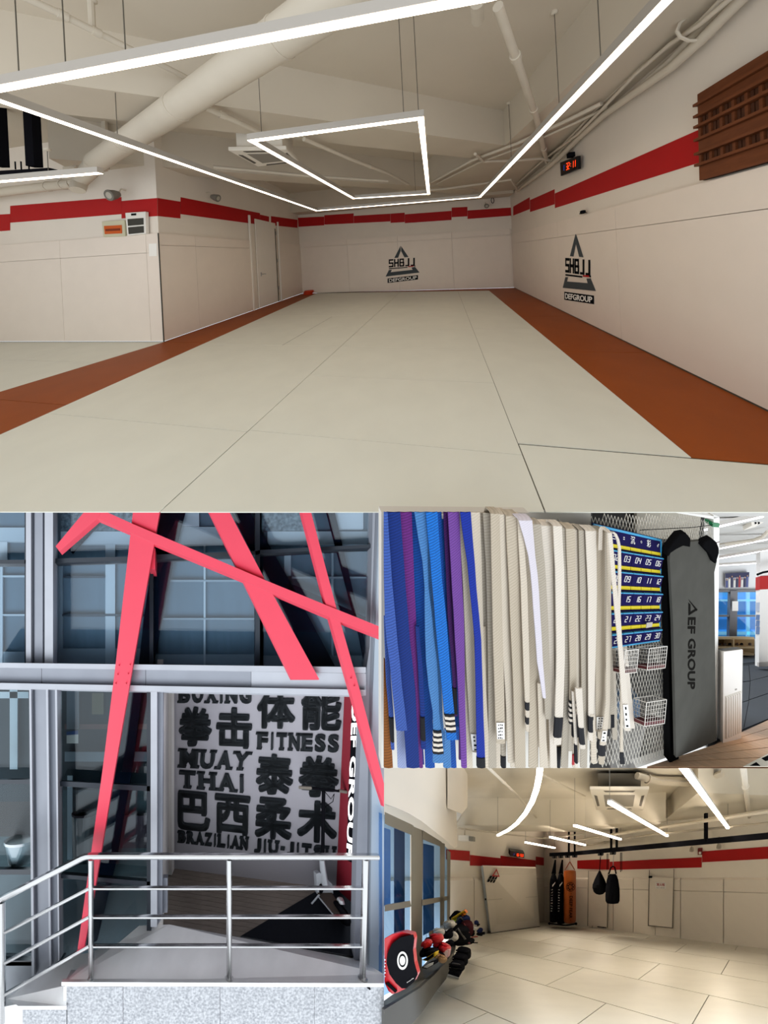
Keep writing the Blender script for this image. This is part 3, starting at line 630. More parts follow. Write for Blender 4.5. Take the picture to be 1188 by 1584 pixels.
win('window_6', [R4(86, 1062, 232, 1212), R4(88, 1218, 232, 1356), R4(90, 1362, 232, 1500)], [[(88, 1208), (232, 1216), (232, 1224), (88, 1216)], [(90, 1352), (232, 1364), (232, 1371), (90, 1358)], R4(227, 1066, 234, 1440), R4(86, 1062, 91, 1488)],
    [(R4(80, 1050, 240, 1222), dk, 0), (R4(80, 1222, 240, 1360), dk2, 0), (R4(80, 1360, 240, 1510), mat('blue_grey_glass_floor', '3f5560', 0.6, noise=0.25, scale=4), 0), (R4(103, 1068, 122, 1128), mat('grey_poster_back', '8b95a0', 0.6), .03), (R4(100, 1163, 228, 1178), bk_l, .03), (R4(142, 1072, 160, 1105), mat('ochre_panel', '6a6650', 0.6), .025), (R4(104, 1200, 112, 1330), bk_w, .03), (R4(186, 1262, 228, 1312), dk3, .03), (R4(100, 1120, 228, 1128), mat('brick_strip', '6d4a46', 0.6), .02)], g_lo, 'tall dark glazing between the double column and the door jamb', 2.72, 1)
t = thing('beam_reflection', 'black reflection of the leaning red beam, built behind the lower glass', 'reflection', at(150, 1470, 2.63))
part(t, 'reflected_beam', sl2([(196, 1066), (220, 1066), (206, 1180), (180, 1330), (150, 1455), (133, 1466), (150, 1350), (176, 1200)], 2.64, 0.02), beamd)  # the beam's mirror image, put in as a dark shape
t = thing('waste_drum', 'dark cylindrical bin standing behind the lower glass', 'bin', at(130, 1330, 2.62))
part(t, 'body', B().lathe(at(130, 1330, 2.63), [(.095, 0), (.105, .40), (.105, .43)], UP, 18), mat('dark_bin_plastic', '18262c', 0.4), True); part(t, 'rim', B().lathe(at(130, 1330, 2.63) + UP * .43, [(.11, 0), (.11, .02), (.10, .025)], UP, 18), blk, True)
t = thing('plastic_tub', 'pale lidded tub behind the far left glass', 'tub', at(32, 1332, 2.63))
part(t, 'body', B().lathe(at(34, 1332, 2.65), [(.11, 0), (.135, .19)], UP, 18), mat('pale_blue_plastic', 'b4c4cc', 0.5), True); part(t, 'lid', B().lathe(at(34, 1332, 2.65) + UP * .19, [(.145, 0), (.145, .025), (.12, .03)], UP, 18), mat('white_lid_plastic', 'dfe6ea', 0.5), True)
q = P2([(102, 1140), (122, 1140), (123, 1132), (104, 1130)], 2.63); q = P2([(103, 1150), (121, 1150), (121, 1130), (103, 1132)], 2.63)
t = thing('window_notice', 'small white and blue notice behind the lower glass', 'notice', q[0]); part(t, 'sheet', B().slab(q, D2 * .004), whp)
part(t, 'header', B().slab([p - D2 * .003 for p in quad_at(q, 0, .7, 1, 1)], D2 * .003), mat('blue_print', '2a4f8a', 0.6))

# interior: floor, walls, lettering
i0, i1, i2 = at(262, 1336, 3.05), at(520, 1373, 2.86), at(262, 1050, 3.05)
TW = pl3(i0, i1, i2); tn = TW[1]
txw = mat('grey_white_interior_wall', 'b2afb6', 0.7, noise=0.05, scale=2)
IW = struct('wall_lettered', B().slab([onpl(*p, TW) for p in [(225, 1352), (534, 1400), (534, 1020), (225, 1020)]], -tn * 0.08), txw)
ink = mat('charcoal_lettering', '23282c', 0.6)
SER = {'B': [(.14, 0), (.14, 1)], 'X': [(.14, 0), (.86, 0), (.14, 1), (.86, 1)], 'I': [(.5, 0), (.5, 1)], 'N': [(.14, 0), (.14, 1), (.86, 1)], 'F': [(.2, 0), (.1, 1)], 'T': [(.5, 0)], 'E': [(.14, 0), (.14, 1)], 'M': [(.14, 0), (.86, 0), (.14, 1), (.86, 1)],
       'U': [(.14, 1), (.86, 1)], 'A': [(.1, 0), (.9, 0)], 'Y': [(.5, 0), (.1, 1), (.9, 1)], 'H': [(.14, 0), (.86, 0), (.14, 1), (.86, 1)], 'R': [(.14, 0), (.9, 0), (.14, 1)], 'L': [(.14, 0), (.14, 1)], 'J': [(.7, 1)]}
def tz(zx, zy): return onpl(230 + zx / 3.264, 1060 + zy / 3.264, TW) + tn * 0.002
for body, bl, br, tr, tl, bold in [
    ('BOXING', (150, 80), (525, 84), (525, -4), (150, 0), .03), ('拳', (155, 298), (320, 302), (322, 110), (157, 102), .035), ('击', (343, 306), (523, 312), (523, 112), (345, 106), .05),
    ('体', (548, 208), (740, 212), (740, 22), (550, 22), .05), ('能', (770, 216), (972, 222), (978, 30), (772, 28), .035), ('FITNESS', (545, 313), (966, 330), (968, 246), (547, 232), .03),
    ('MUAY', (152, 405), (505, 421), (522, 334), (155, 316), .03), ('THAI', (150, 506), (497, 534), (497, 448), (150, 424), .03),
    ('泰', (543, 536), (730, 548), (730, 350), (545, 338), .04), ('拳', (757, 548), (960, 562), (962, 358), (760, 348), .035), ('巴', (150, 715), (312, 730), (312, 540), (152, 526), .05),
    ('西', (337, 732), (510, 752), (515, 558), (337, 541), .05), ('柔', (538, 756), (722, 775), (724, 572), (540, 556), .035), ('术', (750, 772), (950, 792), (952, 586), (755, 575), .055),
    ('BRAZILIAN', (150, 782), (505, 822), (508, 762), (150, 728), .03), ('JIU-JITSU', (530, 832), (948, 874), (950, 812), (532, 768), .03)]:
    q = [tz(*p) for p in (bl, br, tr, tl)]
    if not body.isascii():                                        # heavy brush-free strokes: the glyph thickened on all sides
        lb = B()
        for dx, dy in ((-.035, 0), (.035, 0), (0, -.03), (0, .03), (-.03, -.025), (.03, .025), (-.03, .025), (.03, -.025)): letter(lb, body, quad_at(q, .035 + dx, .03 + dy, .965 + dx, .97 + dy), tn * 0.012)
        part(IW, 'lettering', lb, ink); continue
    ws = [{'I': .5, 'J': .75, '-': .6, 'M': 1.25}.get(ch, 1.0) for ch in body]; x = 0.0; tot = sum(ws)
    for ch, w in zip(body, ws):
        lb = B(); c0, c1 = (x + .07) / tot, (x + w - .07) / tot; x += w
        cq = quad_at(q, c0, 0, c1, 1)
        if ch == 'I': lb.slab(quad_at(cq, .28, 0, .72, 1), tn * .012)
        elif ch == '-': lb.slab(quad_at(cq, .1, .42, .9, .58), tn * .012)
        else:
            for dx in (-.04, .04): letter(lb, ch, quad_at(cq, .05 + dx, 0, .95 + dx, 1), tn * .012, .02)
        for sx, sy in SER.get(ch, ()):
            lb.slab(quad_at(cq, sx - .24, sy * .92, sx + .24, sy * .92 + .08), tn * .012)
        part(IW, 'lettering', lb, ink)
# floor boards and dark mat
wdk = mat('weathered_deck_boards', '8a7f76', 0.6, noise=0.25, scale=5, stretch=(1, 6, 1))
A0, A1, C0, C1 = at(235, 1334, 3.10), at(548, 1380, 2.84), at(252, 1430, 2.52), at(556, 1482, 2.50)
C0 = onpl(252, 1430, pl3(A0, A1, C1))                               # boards lie in one plane
flp = pl3(A0 - UP * .004, A1 - UP * .004, C1 - UP * .004)
FLb = struct('floor', B().slab([onpl(x, y, flp) for x, y in [(225, 1333), (534, 1377), (556, 1484), (252, 1433), (232, 1433)]], -UP * 0.02), mat('deck_joint', '2c2825', 0.9))
N = 13
for i in range(N):
    f0, f1 = i / N + .002, (i + 1) / N - .002
    part(FLb, 'plank', B().slab([lerp(A0, C0, f0) + UP * .001, lerp(A1, C1, f0) + UP * .001, lerp(A1, C1, f1) + UP * .001, lerp(A0, C0, f1) + UP * .001], UP * .008), wdk)
def infl(px, py): return onpl(px, py, pl3(A0 + UP * .012, A1 + UP * .012, C1 + UP * .012))
tag(obj('door_mat', B().slab([infl(372, 1450), infl(486, 1382), infl(520, 1374), infl(552, 1400), infl(552, 1482)], UP * .012), mat('dark_rubber_mat', '171a22', 0.85, noise=0.2, scale=40, bump=0.1)), 'black rubber mat lying on the deck boards inside the entrance', 'mat')
jl = pl3(at(252, 1432, 2.53), at(262, 1336, 3.05), at(252, 1080, 2.53))
struct('wall_left_entry', B().slab([at(252, 1432, 2.53), at(262, 1338, 3.05), at(262, 1020, 3.05), at(252, 1020, 2.53)], RT * -0.05), mat('cream_side_wall', 'cfcbc8', 0.7))
struct('wall_cream_return', B().slab([onpl(250, 1336, TW) + tn * .02, onpl(272, 1338, TW) + tn * .02, onpl(272, 1020, TW) + tn * .02, onpl(250, 1020, TW) + tn * .02], tn * .03), mat('cream_side_wall', 'cfcbc8', 0.7))
r0, r1, r2, r3 = at(520, 1374, 2.84), at(550, 1402, 2.63), at(562, 1040, 2.63), at(534, 1040, 2.84)
RWp = pl3(r0, r1, r3); redw = mat('deep_red_side_wall', '8e2432', 0.6)
RWs = struct('wall_red', B().slab([r0, r1, r2, r3], -RWp[1] * .04), redw)
struct('ceiling', B().slab([at(235, 1046, 2.58), at(560, 1046, 2.58), at(540, 1060, 2.95), at(245, 1052, 3.12)], UP * .05), txw)
t = thing('light_box_sign', 'tall black light box sign with white lettering on the red side wall', 'sign', onpl(545, 1320, RWp))
q = [onpl(540, 1322, RWp), onpl(549, 1326, RWp), onpl(561, 1078, RWp), onpl(549, 1080, RWp)]; n = RWp[1]
q = [p + n * .005 for p in q]; part(t, 'box', B().slab(q, n * .03), blk)
glow = mat('white_sign_glow', 'ffffff', 0.5, emit=1.6)
for body, y0, y1 in (('DEF', .72, .99), ('GROUP', .02, .66)):
    s = [p + n * .032 for p in quad_at(q, .05, y0, .95, y1)]; b = B(); letter(b, body, [s[3], s[0], s[1], s[2]], n * .004, .02); part(t, 'sign_letters', b, glow)
# unseen lamp added just inside the door head to brighten the lobby
t = thing('lobby_fill_lamp', 'added unseen ceiling lamp brightening the lobby behind the transom', 'light', at(400, 1052, 2.66))
part(t, 'housing', B().slab([at(300, 1051, 2.62), at(500, 1053, 2.62), at(495, 1056, 2.78), at(305, 1055, 2.78)], UP * .02), alu)
part(t, 'diffuser', B().slab([at(305, 1052, 2.63), at(495, 1054, 2.63), at(490, 1057, 2.77), at(310, 1056, 2.77)], -UP * .004), mat('lobby_fill_diffuser', 'f6f4ff', .5, emit=5))
# folded scooter
sw = mat('white_scooter_paint', 'c9cdd2', 0.4); t = thing('kick_scooter', 'white electric scooter with black stem parked on the dark mat', 'scooter', at(505, 1415, 2.71))
part(t, 'stem', B().tube([at(499, 1335, 2.74), at(500.5, 1224, 2.75)], .017, 10), blk, True)
part(t, 'handlebar', B().tube([at(480, 1219, 2.74), at(500, 1221, 2.75), at(527, 1224, 2.76)], .012, 8), blk, True)
part(t, 'grip', B().tube([at(463, 1218, 2.73), at(481, 1219, 2.74)], .017, 8), mat('tan_grip', '8a8378', 0.6), True); part(t, 'grip', B().tube([at(524, 1223, 2.76), at(541, 1226, 2.77)], .017, 8), mat('tan_grip', '8a8378', 0.6), True)
part(t, 'brake_cable', B().tube([at(502, 1224, 2.745), at(512, 1236, 2.74), at(517, 1228, 2.75), at(515, 1240, 2.75), at(503, 1248, 2.75)], .004, 6), blk, True)
part(t, 'neck', B().tube([at(498, 1330, 2.74), at(500, 1350, 2.735), at(503, 1372, 2.72)], [.024, .03, .036], 10), sw, True)
part(t, 'fold_block', B().slab(P2([(489, 1352), (495, 1350), (514, 1368), (516, 1383), (491, 1384)], 2.72), D2 * .06), sw, False, .004)
part(t, 'front_wheel', B().lathe(at(494, 1372, 2.75), [(.05, -.015), (.06, 0), (.05, .015)], RT, 18), blk, True)
part(t, 'deck', B().slab([at(491, 1384, 2.72), at(513, 1384, 2.72), at(533, 1414, 2.62), at(514, 1414, 2.62)], UP * .02), mat('brown_grip_deck', '4a403a', 0.8))
part(t, 'deck_edge', B().tube([at(491, 1385, 2.71), at(515, 1414, 2.62)], .008, 6), sw, True)
part(t, 'kickstand', B().tube([at(494, 1384, 2.71), at(482, 1398, 2.68)], .008, 6), sw, True)
wc = at(527, 1412, 2.65); wx = (RT * 1 + FW * .3).normalized()
part(t, 'rear_wheel', B().lathe(wc, [(.02, -.025), (.105, -.022), (.115, 0), (.105, .022), (.02, .025)], wx, 22), blk, True)
part(t, 'fender', B().tube([wc + (UP * math.cos(a) + D2.normalized() * math.sin(a) * .6) * .125 for a in [-.7, -.35, 0, .35, .7]], .026, 8), mat('white_fender', 'e6e8ea', 0.4), True)

# red steel lattice standing in front of the glass
t = thing('steel_lattice', 'coral red lattice of leaning steel beams in front of the facade', 'sculpture', at(126, 1468, 2.42))
part(t, 'beam', sl2([(207, 780), (249, 780), (247, 792), (206, 1026), (178, 1188), (146, 1380), (130, 1468), (120, 1468), (138, 1340), (159, 1188), (179, 1026)], 2.38, .035), beamr)
part(t, 'beam', sl2([(318, 780), (349, 780), (355, 792), (410, 897), (494, 1051), (451, 1051), (375, 896), (324, 792)], 2.385, .03), beamr)
part(t, 'beam', sl2([(464, 780), (478, 780), (481, 792), (521, 943), (556, 1065), (588, 1188), (594, 1212), (594, 1248), (575, 1188), (545, 1078), (505, 938), (467, 792)], 2.372, .04), beamr)
part(t, 'beam', sl2([(142, 786), (158, 789), (207, 811), (240, 825), (365, 878), (414, 899), (507, 937), (594, 972), (594, 988), (510, 955), (421, 917), (375, 897), (237, 840), (205, 825), (149, 801)], 2.366, .045), beamr)
part(t, 'beam', sl2([(135, 786), (160, 786), (152, 801), (92, 853), (86, 845)], 2.365, .05), beamr)
part(t, 'bracket', sl2([(228, 852), (240, 848), (240, 880), (231, 880)], 2.42, .14), beamr)
for x, y in ((184, 1030), (201, 1029), (182, 1044), (198, 1043), (179, 1058), (195, 1058)): part(t, 'bolt', B().lathe(at(x, y, 2.379), [(.006, -.003), (.006, .004), (.003, .006)], -D2, 8), beamr, True)
for x, y in ((543, 1050), (548, 1062)): part(t, 'bolt', B().lathe(at(x, y, 2.369), [(.006, -.003), (.006, .004), (.003, .006)], -D2, 8), beamr, True)

# granite landing, steps
YL = 2.27
LA = struct('floor_landing', B().add([at(100, 1520, YL), at(594, 1521.5, YL), at(594, 1507, 2.34), at(556, 1484, 2.50), at(262, 1430, 2.53), at(215, 1432, 2.53), at(184, 1458, 2.45), at(145, 1470, 2.52)], [tuple(range(8))]).slab([at(100, 1520, YL), at(594, 1521.5, YL), at(594, 1527, YL), at(100, 1526, YL)], D2 * .12), grant)
part(LA, 'nosing', B().slab([at(95, 1519, YL - .01), at(594, 1521, YL - .01), at(594, 1527, YL - .01), at(95, 1525, YL - .01)], D2 * .03), grant)
for xa, xb in ((103, 190), (190.6, 340), (340.6, 486), (486.6, 594)): part(LA, 'riser_slab', B().slab([at(xa, 1526, YL + .01), at(xb, 1527, YL + .01), at(xb, 1640, YL + .01), at(xa, 1640, YL + .01)], D2 * .1), gran)
part(LA, 'drain_hole', B().tube([at(570, 1527.5, YL), at(570, 1527.5, YL) + D2 * .02], .012, 10), blk)
part(LA, 'drain_hole', B().tube([at(572, 1530, YL), at(572, 1530, YL) + D2 * .012], .008, 10), blk)
part(LA, 'step', B().add([at(28, 1556, YL), at(103, 1556, YL), at(103, 1524, YL + .06), at(140, 1474, 2.5), at(120, 1476, 2.5), at(60, 1506, 2.45), at(30, 1530, 2.35), at(10, 1545, YL + .04)], [tuple(range(8))]).slab([at(28, 1556, YL), at(103, 1556, YL), at(103, 1562, YL), at(28, 1562, YL)], D2 * .05), grant)
part(LA, 'step_riser', B().slab([at(98, 1526, YL + .012), at(104, 1526, YL + .012), at(104, 1562, YL + .012), at(98, 1562, YL + .012)], D2 * .04), grant)
part(LA, 'riser_slab', B().slab([at(35, 1562, YL + .01), at(104, 1562, YL + .01), at(104, 1640, YL + .01), at(35, 1640, YL + .01)], D2 * .1), gran)
part(LA, 'ground_slab', B().slab([at(-20, 1562, YL + .02), at(35, 1552, YL + .02), at(35, 1640, YL + .02), at(-20, 1640, YL + .02)], D2 * .1), grant)
part(LA, 'plinth', B().slab([at(-20, 1488, 2.50), at(95, 1488, 2.50), at(95, 1560, 2.50), at(-20, 1570, 2.50)], D2 * .1), mat('grey_plinth', '8f949b', 0.7, noise=.15, scale=6))
# stainless railing
t = thing('railing', 'stainless steel railing along the granite landing and down the steps', 'railing', at(354, 1513, 2.3))
Yr = 2.30
part(t, 'handrail', B().tube([at(-20, 1402, Yr), at(60, 1361, Yr), at(128, 1326.5, Yr), at(134, 1324.5, Yr), at(141, 1324, Yr), at(584, 1325, Yr)], .028, 14), inox, True)
for x in (141, 354.5, 565):
    part(t, 'post', B().tube([at(x, 1330, Yr), at(x if x < 500 else 561, 1512, Yr)], .023, 12), inox, True)
    part(t, 'base_ring', B().lathe(at(x if x < 500 else 561, 1514, Yr), [(.036, 0), (.036, .008), (.024, .016), (.022, .03)], UP, 14), inox, True)
part(t, 'post', B().tube([at(3.5, 1396, Yr), at(4.5, 1581, Yr)], .023, 12), inox, True)
for y in (1373.5, 1418, 1462.95): part(t, 'rail', B().tube([at(145, y, Yr), at(351, y, Yr)], .0165, 10), inox, True); part(t, 'rail', B().tube([at(358, y, Yr), at(561, y, Yr)], .0165, 10), inox, True)
for ya, yb in ((1374, 1442), (1418, 1489), (1463, 1538)): part(t, 'rail', B().tube([at(138, ya, Yr), at(8, yb, Yr)], .0165, 10), inox, True)

# ================================================================== BELT RACK
D3 = GD = ray(891, 965)
VPx, VPy = 1610, 965
def rackY(px): m = (px - 891) / F; X0 = (594 - 891) / F; return 1 + (m - X0) / ((VPx - 891) / F - m)
RK = pl3(at(594, 965, 1.0), at(1110, 965, rackY(1110)), at(594, 800, 1.0)); rn = RK[1]
def rk(px, py, off=0.0): return onpl(px, py, shift(RK, off))
ro = RT * .513 - D3 * .859                                        # level direction out from the rack
re_ = (rk(1000, 965) - rk(700, 965)).normalized()                  # along the rack
cabw = mat('white_cabinet_panel', 'd8d4cb', 0.5, noise=0.03, scale=2); frw = mat('white_powder_coat', 'efece6', 0.4)
CW = struct('wall_belt_rack', B().slab([rk(590, 792.5, -.10), rk(900, 792.5, -.10), rk(900, 1188, -.10), rk(590, 1188, -.10)], -rn * .03), cabw)
part(CW, 'edge_panel', B().slab([rk(901, 792.5, -.10), rk(914, 792.5, -.10), rk(912, 1188, -.10), rk(899, 1188, -.10)], -rn * .03), cabw)
part(CW, 'edge_panel', B().slab([rk(740, 792.5, -.102), rk(901, 792.5, -.102), rk(901, 850, -.102), rk(740, 850, -.102)], rn * .004), cabw)
# the bar the belts hang over
t = thing('belt_rail', 'white rail under the row of hanging belts', 'rail', rk(760, 815, -.03))
part(t, 'bar', B().tube([rk(596, 798, -.02), rk(740, 799, -.02), rk(800, 805, -.02), rk(880, 819, -.02), rk(940, 829, -.02)], .010, 8), frw, True)
part(t, 'end_cap', B().blob(rk(866, 806, -.03), re_ * .012, rn * .012, UP * .008), mat('grey_rail_cap', '8a857d', 0.5), True)

bw = [weave('cream_belt_cotton', 'd0c4b2', 500, .86), weave('white_belt_cotton', 'dcd2c4', 500, .88), weave('ivory_belt_cotton', 'beb19d', 500, .82), weave('grey_white_belt_cotton', 'b2a898', 500, .80)]
bc = {'denim': weave('denim_blue_belt', '3c5aa8', 600, .6), 'navy': weave('navy_blue_belt', '10307c', 600, .6), 'purple': weave('purple_belt', '6a2a7c', 600, .6), 'blue': weave('royal_blue_belt', '1250a8', 600, .55),
      'steelblue': weave('steel_blue_belt', '4a80ba', 600, .65), 'bright': weave('bright_blue_belt', '1870cc', 600, .5), 'darkp': weave('dark_purple_belt', '42185a', 600, .6), 'lilac': weave('faded_purple_belt', '74469a', 600, .65),
      'ultra': weave('ultramarine_belt', '14309a', 600, .65), 'brown': weave('brown_belt', '8a5222', 600, .6), 'lav': weave('lavender_blue_belt', '9aa6cc', 600, .8), 'lavw': weave('lavender_white_belt', 'd6d0d8', 600, .9)}
btip = weave('black_belt_tip', '15151b', 600, .7)
def Z5(zx, zy): return 594 + zx / 3.96, 792 + zy / 3.96
def Z6(zx, zy): return 888 + zx / 3.96, 792 + zy / 3.96
nb = [0]
def belt(label, pts, m, layer, tips=(), Z=Z5, group='belts hanging on the rack', marks=None, fold=True):
    """pts: (height, left, right) rows down the belt; tips: (top, bottom, material) bands near its end"""
    nb[0] += 1; rr = random.Random(nb[0]); off = .006 + layer * .013
    def edge(y):
        for i in range(len(pts) - 1):
            if pts[i][0] <= y <= pts[i + 1][0]:
                f = (y - pts[i][0]) / (pts[i + 1][0] - pts[i][0]); f = f * f * (3 - 2 * f) * .4 + f * .6
                return pts[i][1] + (pts[i + 1][1] - pts[i][1]) * f, pts[i][2] + (pts[i + 1][2] - pts[i][2]) * f
        return pts[-1][1:] if y > pts[-1][0] else pts[0][1:]
    y0, y1 = pts[0][0], min(pts[-1][0], 1566)
    tw = rr.uniform(-.006, .006); ph = rr.uniform(0, 6)
    def row(y, o=0.0):
        a, b = edge(y); f = (y - y0) / max(1, (y1 - y0)); s = tw * math.sin(f * 3 + ph)
        return rk(*Z(a, y), off + s + o), rk(*Z(b, y), off - s + o)
    def ribbon(ya, yb, o=0.0, th=.0035, k=10, over=False):
        rings = []
        for i in range(k + 1):
            y = ya + (yb - ya) * i / k; l, r = row(y, o); bow = rn * .0016; c = lerp(l, r, .5) + bow
            rings.append([l, c, r, r - rn * th, c - rn * th, l - rn * th])
        if over:                                                  # over the rail and a short way down behind it
            l, r = row(ya, o); hs = [(-.012, .004), (-.032, .002), (-.04, -.02), (-.042, -.12)]
            pre = [[l + rn * a + UP * h, lerp(l, r, .5) + rn * a + UP * h, r + rn * a + UP * h, r + rn * a + UP * (h - .003), lerp(l, r, .5) + rn * a + UP * (h - .003), l + rn * a + UP * (h - .003)] for a, h in reversed(hs)]
            rings = pre + rings
        return B().sweep(rings)
    l, r = row(y1); t = thing('martial_arts_belt', label, 'belt', lerp(l, r, .5), group)
    part(t, 'strap', ribbon(y0, y1, over=fold and y0 > 8), m, True)
    if fold:                                                      # the half that hangs behind the rail
        dx = rr.uniform(14, 34); yr = rr.uniform(1250, 1566); rings = []
        for i in range(7):
            y = y0 + 20 + (yr - y0 - 20) * i / 6; a, b = edge(min(y, y1)); a += dx; b += dx; l2, r2 = rk(*Z(a, y), -.045), rk(*Z(b, y), -.045); rings.append([l2, r2, r2 - rn * .0035, l2 - rn * .0035])
        part(t, 'rear_strap', B().sweep(rings), m, True)
    for k, (a, b, tm) in enumerate(tips): part(t, 'end_bar' if tm is btip else 'stripe', ribbon(a, min(b, 1567), .0022 + .0012 * (tm is not btip), .006, 3), tm)
    if marks:
        a, b, body = marks; la, ra = row(a, .003); lb_, rb_ = row(b, .003)
        lt = part(t, 'sewn_label', B().slab([lerp(lb_, rb_, .06), lerp(lb_, rb_, .94), lerp(la, ra, .94), lerp(la, ra, .06)], rn * .0006), whp)
        bb = B(); s = [lerp(lb_, rb_, .14) + rn * .001, lerp(lb_, rb_, .78) + rn * .001, lerp(la, ra, .78) + rn * .001, lerp(la, ra, .22) + rn * .001]
        scrawl(bb, s, rn * .0006, *body, nb[0]); o = obj('print', bb, inkc, lt, kind='stuff')
    return t
def stripes(a, b, n):
    h = (b - a) / (2 * n + 1); return [(a, b, btip)] + [(a + h * (2 * i + 1), a + h * (2 * i + 2), bw[1]) for i in range(n)]
belt('brown belt at the outer end of the rack', [(900, 0, 6), (960, 0, 12), (1568, 0, 55)], bc['brown'], 0, fold=False)
belt('lavender blue belt hanging below the frayed denim blue one', [(1200, 70, 130), (1330, 78, 140), (1568, 85, 150)], bc['lav'], 0, fold=False)
belt('slim violet blue belt with a black tip beside the brown one', [(640, 0, 20), (1000, 12, 40), (1260, 32, 60), (1455, 45, 64)], bc['denim'], 1, [(1260, 1410, btip)], fold=False)
belt('denim blue belt ending in a straight cut edge', [(2, 0, 22), (350, 0, 44), (700, 8, 74), (1000, 44, 104), (1338, 76, 142)], bc['denim'], 4)
belt('broad navy belt next to the denim blue one', [(2, 20, 100), (350, 45, 125), (700, 72, 152), (1100, 110, 192), (1568, 140, 218)], bc['navy'], 3)
belt('magenta purple belt beside the broad navy one', [(2, 88, 170), (350, 118, 182), (700, 148, 198), (1100, 195, 214), (1568, 214, 240)], bc['purple'], 2)
belt('blue belt between the magenta purple and the steel blue ones', [(2, 168, 215), (350, 182, 235), (700, 196, 260), (1100, 235, 290), (1568, 255, 312)], bc['blue'], 1)
belt('short navy belt with a worn black tip', [(700, 195, 215), (1000, 212, 240), (1260, 225, 250), (1450, 228, 258)], bc['navy'], 3, [(1260, 1400, btip)], fold=False)
belt('steel blue belt with a black tip and four white stripes', [(2, 188, 266), (400, 250, 268), (700, 252, 300), (1000, 262, 332), (1200, 300, 335), (1340, 305, 352), (1535, 300, 370)], bc['steelblue'], 4, stripes(1340, 1482, 4))
belt('bright blue coarse woven belt with three white stripes on its tip', [(2, 258, 328), (350, 290, 350), (700, 318, 386), (1000, 348, 408), (1240, 372, 432), (1395, 386, 446)], bc['bright'], 5, stripes(1240, 1350, 3))
belt('slim royal blue belt behind the coarse bright blue one', [(2, 320, 352), (700, 366, 392), (1100, 395, 420), (1568, 410, 445)], bc['blue'], 1)
belt('pale steel blue belt end under the bright blue one', [(1330, 372, 405), (1568, 365, 412)], bc['steelblue'], 2, fold=False)
belt('dark purple belt beside the faded purple one', [(2, 366, 400), (600, 390, 418), (1000, 420, 445), (1250, 432, 450)], bc['darkp'], 2, [(1080, 1240, btip)])
belt('faded purple belt with a soft twist', [(2, 393, 462), (350, 412, 474), (700, 432, 492), (1100, 455, 496), (1568, 476, 508)], bc['lilac'], 3)
belt('grey white belt with a written label, beside the faded purple one', [(2, 448, 480), (400, 484, 532), (900, 502, 556), (1300, 524, 570), (1470, 540, 582)], bw[3], 2, marks=(1360, 1460, (4, 1)))
belt('thin cream belt half hidden by the ultramarine one', [(2, 505, 545), (350, 500, 530), (900, 490, 510), (1568, 510, 545)], bw[0], 1)
belt('ultramarine belt with a black tip among the white ones', [(2, 468, 532), (400, 522, 562), (800, 558, 597), (1200, 566, 608), (1568, 572, 622)], bc['ultra'], 4, [(1508, 1567, btip)])
WHITE = 'plain white belt in the row between the ultramarine belt and the pocket chart'
def wb(pts, k, layer, tips=(), Z=Z5, label=WHITE, marks=None, fold=True): return belt(label, pts, bw[k % 4], layer, tips, Z, 'white belts hanging on the rack', marks, fold)
wb([(2, 528, 588), (350, 552, 600), (700, 570, 608), (1000, 600, 622), (1568, 618, 650)], 0, 2)
wb([(4, 588, 612), (600, 605, 640), (1200, 615, 645), (1568, 632, 668)], 3, 0)
wb([(6, 608, 668), (400, 630, 668), (900, 640, 672), (1568, 642, 690)], 3, 2)
wb([(10, 655, 708), (700, 668, 726), (1200, 682, 738), (1418, 690, 742)], 2, 4, label='white belt with a printed label near its squared end', marks=(1290, 1390, (5, 3)))
wb([(15, 700, 757), (700, 720, 780), (1250, 752, 802), (1537, 762, 808)], 0, 3)
wb([(25, 748, 822), (600, 774, 838), (1100, 795, 862), (1568, 806, 868)], 2, 4)
wb([(40, 820, 850), (500, 842, 880), (1000, 858, 892), (1170, 868, 892), (1345, 872, 888)], 0, 5, [(1170, 1215, btip), (1262, 1300, btip)], label='slim white belt with a narrow black tip and white bars')
belt('lavender white belt crossing its neighbours near the rail', [(52, 826, 908), (250, 885, 925), (450, 908, 948), (900, 938, 972), (1140, 975, 992)], bc['lavw'], 6, group='white belts hanging on the rack')
wb([(58, 852, 905), (700, 885, 935), (1200, 890, 945), (1568, 888, 945)], 2, 2)
wb([(75, 904, 962), (400, 935, 992), (700, 958, 1008), (1268, 990, 1028)], 3, 4)
wb([(84, 958, 1038), (400, 985, 1035), (900, 1005, 1042), (1568, 1020, 1060)], 1, 3)
wb([(1050, 942, 975), (1300, 950, 990), (1568, 958, 1005)], 0, 3, fold=False)
wb([(86, 1038, 1090), (400, 1052, 1106), (900, 1058, 1108), (1260, 1050, 1098), (1425, 1040, 1085)], 1, 5, [(1262, 1382, btip)], label='bright white belt with a plain black tip and white end')
wb([(98, 1088, 1128), (600, 1104, 1135), (1100, 1108, 1140), (1568, 1086, 1128)], 3, 3)
wb([(102, 1115, 1170), (600, 1132, 1178), (1000, 1140, 1180), (1300, 1138, 1178)], 2, 4, stripes(1160, 1300, 4), label='ivory belt with a black tip and short white bars')
wb([(1180, 1040, 1085), (1400, 1052, 1090), (1568, 1060, 1080)], 2, 1, [(1440, 1567, btip)], fold=False)
wb([(700, 598, 622), (1568, 612, 640)], 2, 1, fold=False); wb([(900, 690, 720), (1568, 682, 712)], 0, 1, fold=False); wb([(900, 715, 745), (1568, 720, 748)], 3, 1, [(1500, 1567, btip)], fold=False)
wb([(800, 800, 830), (1568, 805, 828)], 3, 1, [(1280, 1340, btip)], fold=False); wb([(600, 985, 1012), (1568, 1000, 1030)], 2, 1, fold=False)
